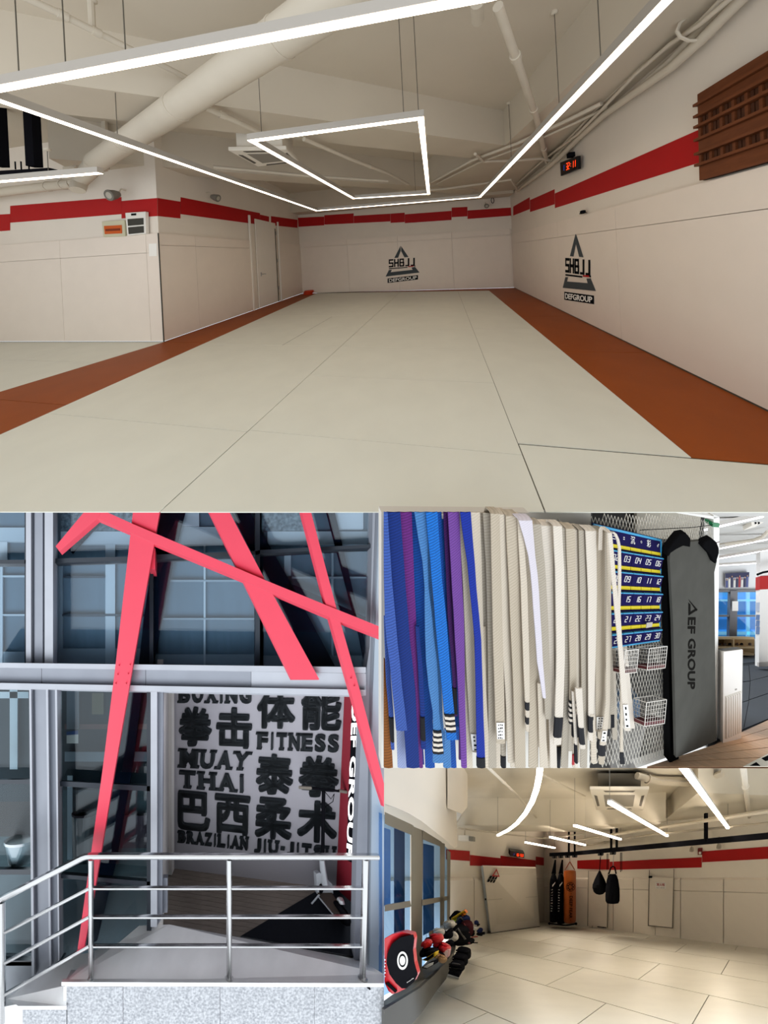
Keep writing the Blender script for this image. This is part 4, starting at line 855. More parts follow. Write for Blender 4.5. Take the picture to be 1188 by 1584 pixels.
wb([(108, -18, 45), (600, -5, 42), (1160, -10, 40), (1568, -8, 22)], 0, 3, Z=Z6, tips=[(1240, 1380, btip)])
wb([(112, 30, 80), (600, 40, 84), (1100, 48, 88), (1568, 40, 80)], 3, 4, Z=Z6)
wb([(116, 72, 136), (500, 88, 140), (900, 88, 132), (1300, 90, 118), (1400, 92, 120)], 1, 5, Z=Z6, tips=[(1255, 1350, btip)])
wb([(120, 122, 190), (500, 128, 190), (900, 132, 190), (1250, 135, 190), (1345, 134, 178)], 2, 4, Z=Z6, label='ivory belt with a grey printed label beside the pocket chart', marks=(1255, 1330, (5, 2)))
wb([(126, 170, 218), (500, 178, 226), (800, 184, 232), (1110, 205, 245), (1320, 222, 248)], 3, 3, Z=Z6, tips=[(1245, 1320, btip)])
wb([(130, 200, 232), (400, 205, 228), (800, 200, 225), (1200, 195, 220), (1428, 160, 195)], 0, 6, Z=Z6, label='narrow white belt with a sewn badge on its slanted end', marks=(1340, 1405, (3, 1)))
wb([(1080, 10, 50), (1320, 30, 60), (1450, 40, 70)], 1, 6, Z=Z6, tips=[(1325, 1425, btip)], fold=False, label='white belt whose black tip carries blue stitched lines')
wb([(1240, 100, 125), (1400, 105, 135), (1540, 108, 140)], 0, 5, Z=Z6, fold=False)
wb([(1200, 140, 180), (1440, 150, 195), (1545, 155, 185)], 2, 2, Z=Z6, tips=[(1395, 1495, btip)], fold=False)
wb([(1100, -12, 5), (1400, 5, 20), (1568, 8, 24)], 1, 5, Z=Z6, tips=[(1430, 1540, btip)], fold=False)
wb([(1100, 190, 222), (1300, 195, 225), (1372, 190, 218)], 3, 4, Z=Z6, tips=[(1330, 1372, btip)], fold=False)
RL = mat('red_sewn_label', 'b01c22', .6)
t = tag(obj('sewn_badge', B().slab([rk(*Z5(1150, 1545), .05), rk(*Z5(1178, 1538), .05), rk(*Z5(1178, 1480), .05), rk(*Z5(1152, 1485), .05)], rn * .003), RL), 'small red sewn badge among the black belt tips', 'badge', None)
# the last belt, looped over the pocket chart
t = belt('long white belt looped over the pocket chart with handwriting near its end', [(128, 208, 232), (300, 222, 248), (600, 250, 275), (850, 275, 300), (1100, 290, 325), (1340, 312, 347)], bw[1], 9, Z=Z6, group='white belts hanging on the rack', marks=(1180, 1320, (4, 1)))
def ribn(pts, o):
    rings = []
    for y, a, b in pts: l, r = rk(*Z6(a, y), o), rk(*Z6(b, y), o); rings.append([l, r, r - rn * .0035, l - rn * .0035])
    return B().sweep(rings)
part(t, 'strap', ribn([(128, 215, 235), (122, 228, 245), (135, 245, 262), (170, 262, 278), (220, 272, 288), (400, 272, 290), (600, 268, 284), (850, 278, 298), (1000, 285, 305)], .078), bw[1], True)
part(t, 'strap', ribn([(1000, 285, 305), (1200, 285, 300), (1350, 286, 300), (1500, 284, 302), (1545, 286, 308)], .066), bw[0], True); part(t, 'end_bar', ribn([(1478, 284, 304), (1545, 284, 312)], .069), btip)

# mesh storage rack
meshw = mat('white_expanded_metal', 'e9e3d6', 0.45)
t = thing('mesh_rack', 'white framed storage rack of expanded metal mesh', 'rack', rk(1050, 1165))
o0 = rk(912, 965, -.06); uL = (rk(1106, 965, -.06) - o0).length; eu = (rk(1106, 965, -.06) - o0) / uL
def rp(u, z, n=0.0): return o0 + eu * u + UP * z + rn * n            # rack coordinates: along, up from eye level, out
def top_z(u): p = rp(u, 0); Yp = (p - CAM).y; return (965 - 793) / F * Yp
zbot = (rk(1106, 1150, -.06) - rp(uL, 0)).dot(UP)
mb = B(); dw, dh = .038, .068; k0 = int((zbot - 1) / dh)
def strand(u0, z0, s):
    a = []                                                         # clip the diagonal to the panel
    steps = 60
    pts = [(u0 + i * dw / 2, z0 + s * i * dh / 2) for i in range(steps + 60)]
    run = []
    for u, z in pts:
        ok = 0 <= u <= uL and zbot <= z <= min(top_z(u), .80) and ((rp(u, z) - CAM).y and True)
        px = CX + F * (rp(u, z) - CAM).dot(RT) / (rp(u, z) - CAM).y; py = CY - F * (rp(u, z) - CAM).dot(UP) / (rp(u, z) - CAM).y
        if ok and py <= 1187.5: run.append(rp(u, z))
        elif run: break
    if len(run) > 1: mb.bar(run[0], run[-1], (UP * .0013 + eu * .0006), rn * .0010)
for i in range(-70, 40):
    strand(0, zbot + i * dh, 1); strand(0, zbot + (i + 60) * dh, -1)
part(t, 'mesh_panel', mb, meshw, kind='stuff')
part(t, 'post', B().slab([rk(1104, 797, -.05), rk(1113, 800, -.05), rk(1109, 1152, -.05), rk(1103, 1156, -.05)], -rn * .03), frw)
part(t, 'top_bar', B().slab([rk(1040, 792.5, -.05), rk(1056, 792.5, -.05), rk(1113, 800, -.05), rk(1104, 803, -.05)], -rn * .03), frw)
part(t, 'bottom_bar', B().slab([rk(985, 1188, -.05), rk(1012, 1188, -.05), rk(1106, 1157, -.05), rk(1105, 1146, -.05)], -rn * .03), frw)
part(t, 'green_tie', B().slab([rk(1102, 809, -.045), rk(1113, 810, -.045), rk(1113, 816, -.045), rk(1102, 815, -.045)], -rn * .04), mat('green_tape', '1f7a4a', .5))
part(t, 'hook_wire', B().tube([rk(990, 820, -.045), rk(1030, 818, -.045), rk(1070, 816, -.045), rk(1103, 812, -.045)], .0025, 6), blk)
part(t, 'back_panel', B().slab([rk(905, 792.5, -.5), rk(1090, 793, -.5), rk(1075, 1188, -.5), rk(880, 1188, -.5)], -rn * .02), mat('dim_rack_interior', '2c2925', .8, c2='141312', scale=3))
part(t, 'top_shelf_back', B().slab([rk(985, 792.5, -.45), rk(1085, 793, -.45), rk(1080, 838, -.45), rk(985, 830, -.45)], -rn * .02), mat('beige_rack_interior', 'a39c8e', .8))
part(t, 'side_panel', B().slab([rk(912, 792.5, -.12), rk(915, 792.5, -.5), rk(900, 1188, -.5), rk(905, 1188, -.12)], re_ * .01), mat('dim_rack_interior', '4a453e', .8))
part(t, 'folded_towels', B().slab([rk(955, 1085, -.3), rk(990, 1080, -.3), rk(990, 1130, -.3), rk(955, 1128, -.3)], -rn * .06), mat('blue_grey_towel', '5f7690', .8, noise=.3, scale=20))
part(t, 'silver_bag', B().slab([rk(950, 1120, -.28), rk(1000, 1118, -.28), rk(985, 1188, -.28), rk(945, 1188, -.28)], -rn * .06), mat('grey_bag_fabric', '7a7670', .7, noise=.4, scale=14))
# pocket chart with numbers
navy = mat('navy_pocket_fabric', '24204e', .7, spec=0, noise=.1, scale=10); cyan = mat('cyan_fabric_binding', '3a9ccc', .6); yel = mat('yellow_fabric_strip', 'e2cc1c', .6)
q = [rk(921, 1003, -.03), rk(1018, 989, -.03), rk(1021, 833, -.03), rk(915, 808, -.03)]
t = thing('pocket_chart', 'navy hanging pocket chart with numbered pockets and yellow strips', 'pocket chart', lerp(q[0], q[1], .5))
part(t, 'backing', B().slab(q, rn * .006), navy)
for a in ((0, 0, .008, 1), (.985, 0, 1, 1), (0, .982, 1, 1), (0, 0, 1, .014)): part(t, 'binding', B().slab([p + rn * .006 for p in quad_at(q, *a)], rn * .003), cyan)
hb = B(); [letter(hb, ch, [p + rn * .007 for p in quad_at(q, x - w, .935 - w * 1.1, x + w, .935 + w * 1.1)], rn * .001) for ch, x, w in (('》', .08, .018), ('三', .27, .022), ('=', .41, .01), ('沉', .54, .032), ('○', .67, .010), ('彩', .79, .032), ('♂', .94, .014))]; part(t, 'header_print', hb, whp, kind='stuff')
for r in range(5):
    yt = .868 - r * .1735
    for c in range(6):
        x0, x1 = .012 + c * .163, .012 + (c + 1) * .163
        part(t, 'yellow_strip', B().slab([p + rn * .006 for p in quad_at(q, x0 + .004, yt - .028, x1 - .004, yt)], rn * .003), yel)
        s = quad_at(q, x0 + .004, yt - .155, x1 - .004, yt - .032)
        pk = part(t, 'pocket', B().loft([p + rn * .006 for p in s], [s[0] + rn * .012, s[1] + rn * .012, s[2] + rn * .022, s[3] + rn * .022]), navy)
        obj('pocket_edge', B().slab([p + rn * .018 for p in quad_at(s, 0, .93, 1, 1.0)], rn * .006), cyan, pk)
        s2 = [s[0] + rn * .0125, s[1] + rn * .0125, s[2] + rn * .0225, s[3] + rn * .0225]
        nbm = B(); seven(nbm, '%02d' % (r * 6 + c + 1), quad_at(s2, .26, .24, .86, .70), rn * .001); obj('number', nbm, whp, pk, kind='stuff')
tag(obj('paper_slip', B().slab([rk(999, 971, .0), rk(1008, 969, .0), rk(1009, 962, .0), rk(1000, 963, .0)], rn * .002), mat('grey_paper', 'b3aca2', .7)), 'grey paper slip tucked into the pocket chart', 'paper')
# wire baskets on the mesh
def basket(label, x0, x1, yt, yb, dep, sk=0.0):
    bl, br, tl, tr = rk(x0, yb, -.05), rk(x1, yb - sk, -.05), rk(x0, yt, -.05), rk(x1, yt - sk, -.05); t = thing('wire_basket', label, 'basket', lerp(bl, br, .5), 'wire baskets on the mesh rack')
    f = ro * dep; w = mat('white_coated_wire', 'e8e2d8', .4)
    part(t, 'rim', B().tube([tl, tr, tr + f, tl + f], .0028, 6, closed=True), w, True); part(t, 'base_ring', B().tube([bl, br, br + f * .85, bl + f * .85], .0028, 6, closed=True), w, True)
    k = 8
    for i in range(k + 1):
        a, b = lerp(bl, br, i / k) + f * .85, lerp(tl, tr, i / k) + f; part(t, 'upright_wire', B().tube([a, b], .0012, 4), w); part(t, 'base_wire', B().tube([lerp(bl, br, i / k), a], .0012, 4), w)
    for j in range(1, 6):
        h = j / 6; part(t, 'level_wire', B().tube([lerp(bl, tl, h), lerp(bl, tl, h) + f * (.85 + .15 * h), lerp(br, tr, h) + f * (.85 + .15 * h), lerp(br, tr, h)], .0012, 4), w)
    for s0, s1 in ((bl, tl), (br, tr)): part(t, 'corner_wire', B().tube([s0 + f * .85, s1 + f], .0026, 6), w, True)
    part(t, 'liner', B().slab([bl + UP * .003, br + UP * .003, br + f * .84 + UP * .003, bl + f * .84 + UP * .003], UP * .02), mat('dark_red_liner', '6a3034', .7, noise=.3, scale=30))
basket('white wire basket behind the looped white belt', 946, 966, 1004, 1038, .12, 2)
basket('white wire basket under the pocket chart, next to the grey mat', 984, 1011, 1001, 1033, .11, 3)
basket('lowest white wire basket, hung by itself on the mesh', 980, 1010, 1080, 1116, .11, 4)
# hanging grey mat
foam = mat('grey_foam_mat', '55544f', .75, spec=0, noise=.12, scale=8, bump=.05); foamd = mat('black_mat_underside', '121213', .7, spec=0)
out = [(1036, 868), (1037, 853), (1050, 846), (1068, 838), (1090, 836), (1108, 850), (1109, 868), (1105, 885), (1106, 1000), (1108, 1146), (1080, 1158), (1046, 1172), (1044, 1080), (1041, 960)]
t = thing('hanging_mat', 'grey foam mat hanging on the mesh rack with curled black corners', 'mat', rk(1076, 1165, .02))
part(t, 'sheet', B().slab([rk(x, y, .02) for x, y in out], -rn * .012), foam)
part(t, 'back_sheet', B().slab([rk(x, y, -.01) for x, y in [(1031, 860), (1036, 846), (1046, 842), (1050, 1174), (1036, 1180), (1034, 1000)]], -rn * .03), foamd)
part(t, 'curl', B().slab([rk(x, y, .045) for x, y in [(1034, 862), (1035, 850), (1043, 838), (1052, 827), (1062, 825), (1069, 833), (1068, 847), (1057, 845), (1047, 850), (1038, 856)]], -rn * .03), foamd, False, .006)
part(t, 'curl', B().slab([rk(x, y, .045) for x, y in [(1088, 846), (1091, 838), (1102, 833), (1109, 839), (1112.5, 848), (1112.5, 856), (1107, 873), (1101, 860)]], -rn * .03), foamd, False, .006)
part(t, 'eyelet', B().lathe(rk(1090, 845, .022), [(.008, 0), (.008, .004), (.004, .004)], rn, 10), mat('brass_eyelet', 'a8853c', .35, .8), True)
part(t, 'tie', B().tube([rk(1090, 845, .028), rk(1100, 842, .02), rk(1113, 838, -.03)], .003, 6), mat('dark_red_cord', '4a1c1c', .7))
pr = mat('dark_mat_print', '1d1c1a', .7, spec=0)
lb = B(); s = [rk(1065, 955, .021), rk(1065, 1064, .021), rk(1077, 1064, .021), rk(1077, 955, .021)]
for body, y0, y1 in (('EF', 955, 980), ('GROUP', 988, 1066)):
    b = B(); letter(b, body, [rk(1064.5, y0, .021), rk(1063.5, y1, .021), rk(1075, y1, .021), rk(1076, y0, .021)], rn * .001, .02); part(t, 'mat_letters', b, pr)
for pts in ([(1065, 927), (1067, 931), (1079, 943), (1077, 945)], [(1065, 952), (1066, 948), (1077, 941), (1079, 943)], [(1065, 932), (1068, 935), (1068, 948), (1065, 950)]):
    part(t, 'mat_emblem', B().slab([rk(x, y, .021) for x, y in pts], rn * .001), pr)

# ---- the gym beyond the rack
H3 = .9; Y0h = 965.0
def f3(px, py): return at(px, py, H3 * F / (py - Y0h))
woodf = mat('light_oak_floor', 'e2b68e', .5, noise=.18, scale=5, stretch=(8, 1, 1)); tape = mat('white_floor_tape', 'eae4d2', .6); bmat = mat('charcoal_gym_mat', '3c4148', .7, noise=.12, scale=3)
fp = lambda pts: [f3(x, y) for x, y in pts]
FO = struct('floor', B().slab(fp([(1000, 1188), (1100, 1157), (1112, 1146), (1200, 1108), (1200, 1188)]), -UP * .002), mat('plank_joint', '7a5a44', .8))
def onfl(px, py): return f3(px, py)
qa, qb = [(1000, 1187.6), (1200, 1187.6)], [(1106, 1153), (1200, 1109)]
for i in range(5):
    f0, f1 = i / 5 + .006, (i + 1) / 5 - .006
    g = lambda f, k: f3(qa[k][0] + (qb[k][0] - qa[k][0]) * f, qa[k][1] + (qb[k][1] - qa[k][1]) * f)
    part(FO, 'plank', B().slab([g(f0, 0), g(f0, 1), g(f1, 1), g(f1, 0)], UP * .006), woodf)
FM = struct('floor_mats', B().slab(fp([(1095, 1160), (1112, 1147), (1200, 1109), (1200, 1010), (1085, 1008)]), -UP * .03), mat('mat_joint', '1e2126', .9))
for pts in ([(1112, 1146), (1150, 1129), (1158, 1085), (1112, 1098)], [(1151, 1128.5), (1200, 1108), (1200, 1070), (1159, 1084)], [(1112, 1097), (1158, 1084), (1160, 1055), (1112, 1060)], [(1159, 1083), (1200, 1069), (1200, 1044), (1161, 1054)], [(1100, 1059), (1160, 1054), (1158, 1030), (1098, 1032)], [(1161, 1053.5), (1200, 1043), (1200, 1022), (1159, 1029.5)], [(1098, 1031.5), (1200, 1021.5), (1200, 1010), (1095, 1011)]):
    part(FM, 'gym_mat', B().slab(fp(pts), UP * .008), bmat)
tag(obj('floor_marking', B().slab([f3(1150, 1188) + UP * .008, f3(1200, 1162) + UP * .008, f3(1200, 1188) + UP * .008], UP * .003), tape), 'white tape band with dark chevrons on the oak floor', 'tape')
for pts in ([(1160, 1187.5), (1170, 1182), (1176, 1187.5)], [(1178, 1176), (1200, 1166), (1200, 1176), (1184, 1180)]): tag(obj('floor_chevron', B().slab([f3(*p) + UP * .0115 for p in pts], UP * .002), inkc), 'dark chevron print on the white floor tape', 'marking', 'chevrons on the floor tape')
# air purifier
pw = mat('white_purifier_plastic', 'ece6de', .4); yA = 2.08
t = thing('air_purifier', 'white tower air purifier standing at the end of the mesh rack', 'air purifier', at(1125, 1152, yA))
pc = [at(1108, 1147, 2.22), at(1118, 1156, yA), at(1147, 1143, 2.16), at(1140, 1136, 2.32)]; pt = [at(1109, 1005, 2.22), at(1119, 1008, yA), at(1149, 1004, 2.16), at(1141, 1001, 2.32)]
part(t, 'body', B().loft(pc, pt), pw, False, .008)
part(t, 'top_grille', B().slab([lerp(p, sum(pt, V()) / 4, .15) + UP * .002 for p in pt], UP * .003), mat('grey_purifier_top', '8a8782', .5))
n3 = (pc[2] - pc[1]).cross(UP).normalized(); n3 = n3 if n3.dot(CAM - pc[1]) > 0 else -n3
gq = [lerp(pc[1], pc[2], .12) + UP * .06, lerp(pc[1], pc[2], .95) + UP * .06, lerp(pc[1], pc[2], .95) + UP * .38, lerp(pc[1], pc[2], .12) + UP * .38]
part(t, 'front_grille', B().slab([p + n3 * .001 for p in gq], n3 * .003), mat('pale_grille', 'cfc8bd', .6))
for i in range(7):
    x = (i + .5) / 7; part(t, 'grille_slat', B().slab([p + n3 * .004 for p in quad_at(gq, x - .03, .03, x + .03, .97)], n3 * .003), pw)
part(t, 'power_mark', B().slab([lerp(pc[1], pc[2], .62) + UP * .40 + n3 * .001, lerp(pc[1], pc[2], .72) + UP * .40 + n3 * .001, lerp(pc[1], pc[2], .72) + UP * .41 + n3 * .001, lerp(pc[1], pc[2], .62) + UP * .41 + n3 * .001], n3 * .002), mat('grey_mark', '9a958c', .5))
# far wall with window, shelf, picture
YW = 8.2
def W3(pts, Y=YW): return [at(x, y, Y) for x, y in pts]
fw = mat('pale_far_wall', 'dcdcdc', .7)
WB3 = struct('wall_far', B().slab(W3([(1040, 858), (1215, 850), (1215, 914), (1040, 915)]), D3 * .1), fw)
part(WB3, 'lower_wall', B().slab(W3([(1040, 988), (1215, 988), (1215, 1016), (1040, 1016)]), D3 * .1), fw)
mg = mat('grey_window_frame', '77767a', .5); sky = mat('bright_blue_daylight_panel', '5ab0e8', .5, emit=.35); skyd = mat('blue_facade_outside', '3a88cc', .5, emit=.3); skyl = mat('cyan_ledge_outside', '9adcf4', .5, emit=.5)  # outside panels glow faintly to stand in for daylight on them
WN = struct('window_7', B().slab(W3([(1130, 914), (1141, 914), (1140, 988), (1128, 988)], YW - .05), D3 * .15), mg)
for pts in ([(1040, 951), (1215, 951), (1215, 954), (1040, 954)], [(1040, 913), (1215, 912), (1215, 915), (1040, 916)]): part(WN, 'frame_bar', B().slab(W3(pts, YW - .04), D3 * .12), mg)
for pts in (R4(1040, 915, 1130, 952), R4(1141, 915, 1215, 952), R4(1040, 954, 1129, 988), R4(1140, 954, 1215, 988)): part(WN, 'pane', B().slab(W3(pts, YW), D3 * .02), g_up)
for pts, m, dp_ in ((R4(1030, 905, 1225, 995), sky, .6), (R4(1030, 930, 1225, 950), skyd, .55), (R4(1030, 958, 1225, 974), skyd, .55), (R4(1030, 977, 1225, 982), skyl, .5), (R4(1155, 912, 1160, 985), skyl, .5), (R4(1030, 927, 1225, 930), skyl, .5)): part(WN, 'outside_panel', B().slab(W3(pts, YW + dp_), D3 * .05), m)
q = W3([(1133, 945), (1142, 945), (1142, 930), (1133, 930)], YW - .12); tag(obj('notice_card', B().slab(q, D3 * .02), whp), 'small white notice on the grey window mullion beyond the rack', 'card')
q = W3([(1122, 909.5), (1158, 908.5), (1159, 885), (1122, 887)], YW - .06)
t = thing('wall_picture', 'wide team photograph hung above the far window', 'picture', q[0]); part(t, 'print', B().slab(q, D3 * .03), mat('photo_pale', 'a9a9b4', .5))
cols = [mat('photo_navy', '23254a', .5), mat('photo_white', 'd9d6d0', .5), mat('photo_red', 'a03038', .5), mat('photo_blue', '4a5488', .5)]
part(t, 'dark_band', B().slab([p - D3 * .004 for p in quad_at(q, 0, .68, 1, 1)], D3 * .003), cols[0])
for i in range(9):
    x = .02 + i * .108; b = B().slab([p - D3 * .006 for p in quad_at(q, x, .02, x + .085, .5 + .1 * (i % 3))], D3 * .004); part(t, 'person_patch', b, cols[[3, 1, 0, 1, 0, 2, 1, 0, 3][i]])
    b = B().blob(lerp(*[quad_at(q, x + .02, .56 + .1 * (i % 3), x + .065, .6)[k] for k in (0, 1)], .5) - D3 * .006, RT * .018, D3 * .003, UP * .025, 8, 6); part(t, 'head_patch', b, mat('photo_skin', 'b08a74', .6))
t = thing('shoe_shelf', 'low pale wooden shoe shelf under the far window', 'shelf', at(1140, 1015, 7.6)); pine = mat('pale_pine', 'd9bd92', .5)
for ya, yb in ((985.5, 989), (1000, 1003), (1011, 1014)): part(t, 'shelf_board', B().slab(W3([(1060, ya), (1167, ya), (1167, yb), (1060, yb)], 7.5), D3 * .5), pine)
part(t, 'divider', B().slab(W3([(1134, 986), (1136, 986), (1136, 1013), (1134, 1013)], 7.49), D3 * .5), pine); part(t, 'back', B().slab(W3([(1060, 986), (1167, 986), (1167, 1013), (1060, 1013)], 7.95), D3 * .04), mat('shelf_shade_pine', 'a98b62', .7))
for i, x in enumerate((1113, 1121, 1129, 1140, 1147, 1160)):
    c = at(x, 998, 7.6); tg = thing('shoe', 'dark shoe on the upper board of the pine shoe shelf', 'shoe', c, 'shoes on the far shelf'); m = [blk, mat('brown_shoe', '4a3a34', .6)][i % 2]
    part(tg, 'upper', B().blob(c + UP * .03, RT * .05, D3.normalized() * .06, UP * .035, 8, 6), m, True); part(tg, 'sole', B().blob(c, RT * .06, D3.normalized() * .07, UP * .012, 8, 6), mat('pale_sole', '8a8074', .7), True)
# round-edged column with red band
YC = 5.4; cw3 = mat('white_column_paint', 'e9e6e2', .6)
t = struct('wall_column', B().slab([at(1174, 1031, YC), at(1215, 1029, YC), at(1215, 850, YC), at(1176, 853, YC)], D3 * .12), cw3)
part(t, 'red_band', B().slab([at(1175, 912, YC - .01), at(1215, 910, YC - .01), at(1215, 889, YC - .01), at(1175.3, 891.5, YC - .01)], D3 * .125), redp)
part(t, 'plinth', B().slab([at(1174, 1031.5, YC - .02), at(1215, 1030, YC - .02), at(1215, 1024, YC - .02), at(1174, 1025, YC - .02)], D3 * .05), mat('grey_skirting', 'b8b2ac', .6))
for k, (ya, yb) in enumerate(((932, 946), (951, 959), (960, 969), (969.5, 981))): tag(obj('column_leaflet', B().slab([at(1169, yb, YC + .09), at(1174.5, yb, YC - .01), at(1175, ya, YC - .01), at(1169.5, ya, YC + .09)], -D3 * .01), [mat('leaflet_grey', 'a9b3c4', .5), mat('leaflet_blue', '4a6c9c', .5)][k > 0]), ['grey leaflet on the column, topmost of the row', 'blue leaflet on the column, just under the grey one', 'blue leaflet on the column, between two blue ones', 'tall blue leaflet on the column, lowest of the row'][k], 'leaflet', 'leaflets on the column')
tag(obj('column_hose', B().tube([at(1171, 889, YC - .1), at(1180, 885.5, YC - .12), at(1215, 879, YC - .12)], .02, 8), blk, None, True), 'black bar sticking out above the red band of the column', 'bar')
# ceiling beyond the rack
ce3 = mat('pale_grey_ceiling', 'c9c7c2', .7, noise=.06, scale=2)
C3 = struct('ceiling', B().slab([at(1020, 760, 2.6), at(1260, 760, 2.6), at(1260, 858, 8.3), at(1020, 858, 8.3)], UP * .05), ce3)
for pts in ([(1090, 812, 4.0), (1215, 798, 4.0), (1215, 812, 4.6), (1090, 824, 4.6)], [(1090, 838, 5.6), (1215, 828, 5.6), (1215, 838, 6.2), (1090, 848, 6.2)]): part(C3, 'beam', B().slab([at(*p) - UP * .02 for p in pts], UP * .25), ce3)
led3 = mat('cool_led_diffuser', 'f4f4ff', .5, emit=9)
for lab, xa, ya, xb, yb, Y, th in (('bright LED strip seen partly through the mesh, nearest the rack', 1034, 832, 1215, 791, 3.6, .04), ('LED strip on the far ceiling, above the third one', 1100, 851, 1215, 829, 4.8, .04), ('LED strip beside the column, below the second one', 1100, 866, 1215, 846.5, 5.9, .04), ('shortest LED strip on the far ceiling, beside the far wall', 1095, 876, 1172, 871, 7.2, .035)):
    a, b = at(xa, ya, Y), at(xb, yb, Y); t = thing('strip_light', lab, 'light', a); e = (b - a).normalized()
    part(t, 'profile', B().bar(a + UP * .03, b + UP * .03, UP * .03, D3 * .03), alu); part(t, 'diffuser', B().bar(a, b, UP * .008, D3 * .028), led3)
t = thing('air_conditioner', 'small white ceiling unit above the bright LED strip', 'air conditioner', at(1172, 812, 3.9)); part(t, 'case', B().slab([at(*p, 3.9) for p in [(1163, 813), (1181, 808), (1179, 801), (1162, 806)]], D3 * .2), acw)
for x in (1168, 1173): part(t, 'vent_slot', B().slab([at(x, 811, 3.895), at(x + 2.5, 810, 3.895), at(x + 2, 805, 3.895), at(x - .5, 806, 3.895)], D3 * .01), inkc)
tag(obj('ceiling_hose', B().tube([at(1188, 822, 4.2), at(1180, 830, 4.3), at(1165, 836, 4.5), at(1120, 842, 4.8), at(1100, 846, 4.9)], .03, 8), pipec, None, True), 'pale hose looping under the far ceiling', 'hose')
# unseen fill lamp added under the storey above to light the belts
a, b = V((.15, 1.75, -.12)), V((2.4, 1.95, -.12)); t = thing('strip_light', 'added unseen fill lamp over the belt rack', 'light', a)
part(t, 'profile', B().bar(a + V((0, 0, .03)), b + V((0, 0, .03)), V((0, .05, 0)), V((0, 0, .025))), alu); part(t, 'diffuser', B().bar(a, b, V((0, .045, 0)), V((0, 0, .004))), mat('rack_fill_diffuser', 'fff2e2', .5, emit=3))

# ================================================================== LOWER HALL
D4 = GD = ray(891, 1357); H4 = 1.5
AX, BX = (-.825, .565), (.587, .81)                               # plan directions: along the right wall, along the back wall
def L4(a, b, z=0.0):
    X, Y = AX[0] * a + BX[0] * b, AX[1] * a + BX[1] * b
    return CAM + RT * X + D4 * Y + UP * (z - H4)
def f4(px, py): return at(px, py, H4 * F / (py - 1357))
def ab4(px, py):
    Y = H4 * F / (py - 1357); X = (px - 891) / F * Y; return AX[0] * X + AX[1] * Y, BX[0] * X + BX[1] * Y
def hp4(px, py, z): return at(px, py, (z - H4) * F / (1357 - py))  # on a level plane z above the floor
BW, AW = 7.07, 6.35
R4p = pl3(L4(0, BW), L4(3, BW), L4(0, BW, 1)); B4p = pl3(L4(AW, 3), L4(AW, 6), L4(AW, 3, 1))
wal4 = mat('warm_white_wall_paint', 'f0e8da', .7, noise=.04, scale=1.5); pad4 = mat('ivory_wall_pad_vinyl', 'efe6d8', .5, noise=.03, scale=3); mat4 = mat('grey_white_mat_vinyl', 'd9d6ca', .42, noise=.06, scale=2.5, bump=.1)
cei4 = mat('cream_ceiling_paint', 'd8d0c0', .8, noise=.05, scale=1.5); led4 = mat('warm_led_diffuser', 'fff0dc', .5, emit=16)
C4 = 3.35
def n4(pl, p, d): return p + pl[1] * d
WR4 = struct('wall_right', B().slab([L4(-3.2, BW), L4(AW, BW), L4(AW, BW, C4), L4(-3.2, BW, C4)], -R4p[1] * .1), wal4)
WB4 = struct('wall_back', B().slab([L4(AW, BW), L4(AW, 1.5), L4(AW, 1.5, C4), L4(AW, BW, C4)], -B4p[1] * .1), wal4)
# mats, clipped to the visible floor
base = [f4(632, 1584), f4(657, 1562), f4(677, 1531), f4(691, 1514), f4(702, 1478), f4(722, 1452)]
FL4 = struct('floor', B().slab([p - UP * .012 for p in [f4(604, 1588), f4(716, 1442), L4(AW, BW), f4(1210, 1470), f4(1210, 1590)]], -UP * .02), mat('mat_underlay', 'a8a295', .9))
def pclip(poly, px0, py0, px1, py1, keep):                        # clip a floor polygon in plan by a floor line
    A, Bq, K = ab4(px0, py0), ab4(px1, py1), ab4(*keep)
    return [tuple(p)[:2] for p in clip([V((u, v, 0)) for u, v in poly], V((*A, 0)), V((*Bq, 0)), V((*K, 0)))]
mid = (900, 1520)
def mat4p(a0, b0, a1, b1):
    g = .006; poly = [(a0 + g, b0 + g), (a1 - g, b0 + g), (a1 - g, b1 - g), (a0 + g, b1 - g)]
    for l in ((560, 1584.3, 1300, 1584.3), (600, 1584, 716, 1440)):
        if len(poly) > 2: poly = pclip(poly, *l, mid)
    if len(poly) > 2: part(FL4, 'mat', B().slab([L4(a, b, -.012) for a, b in poly], UP * .012), mat4)
bs = [1.05, 1.99, 2.93, 3.87, 4.80, 5.72, 6.55, BW]
for i in range(len(bs) - 1):
    o = -3.1 + (.95 if i % 2 else 0.0)
    for k in range(-1, 6):
        a0, a1 = o + k * 1.9, min(o + (k + 1) * 1.9, AW)
        if a1 > a0 + .05: mat4p(a0, bs[i], a1, bs[i + 1])
for k in range(-2, 4): mat4p(.76 + (k - 1) * 1.9, -.9, .76 + k * 1.9, 1.05)
# wall pads with doors cut in
def padr(W_, pl, pts): part(W_, 'wall_pad', B().slab([onpl(x, y, shift(pl, .04)) for x, y in pts], -pl[1] * .038), pad4)
ZP = 1.5; ZQ = 1.22
def row4(W_, pl, fn, cuts, z0, z1):
    for a, b in zip(cuts[:-1], cuts[1:]):
        g = .008; part(W_, 'wall_pad', B().slab([fn(a + g, z0 + g) + pl[1] * .002, fn(b - g, z0 + g) + pl[1] * .002, fn(b - g, z1 - g) + pl[1] * .002, fn(a + g, z1 - g) + pl[1] * .002], pl[1] * .035), pad4)
fr = lambda a, z: L4(a, BW, z); fb = lambda b, z: L4(AW, b, z)
def aR(px, py=1420):                                               # where along the right wall a pixel falls
    p = onpl(px, py, R4p); d = p - CAM; X = d.dot(RT); Y = d.y; X -= D4.dot(RT) * Y - 0; return AX[0] * X + AX[1] * Y
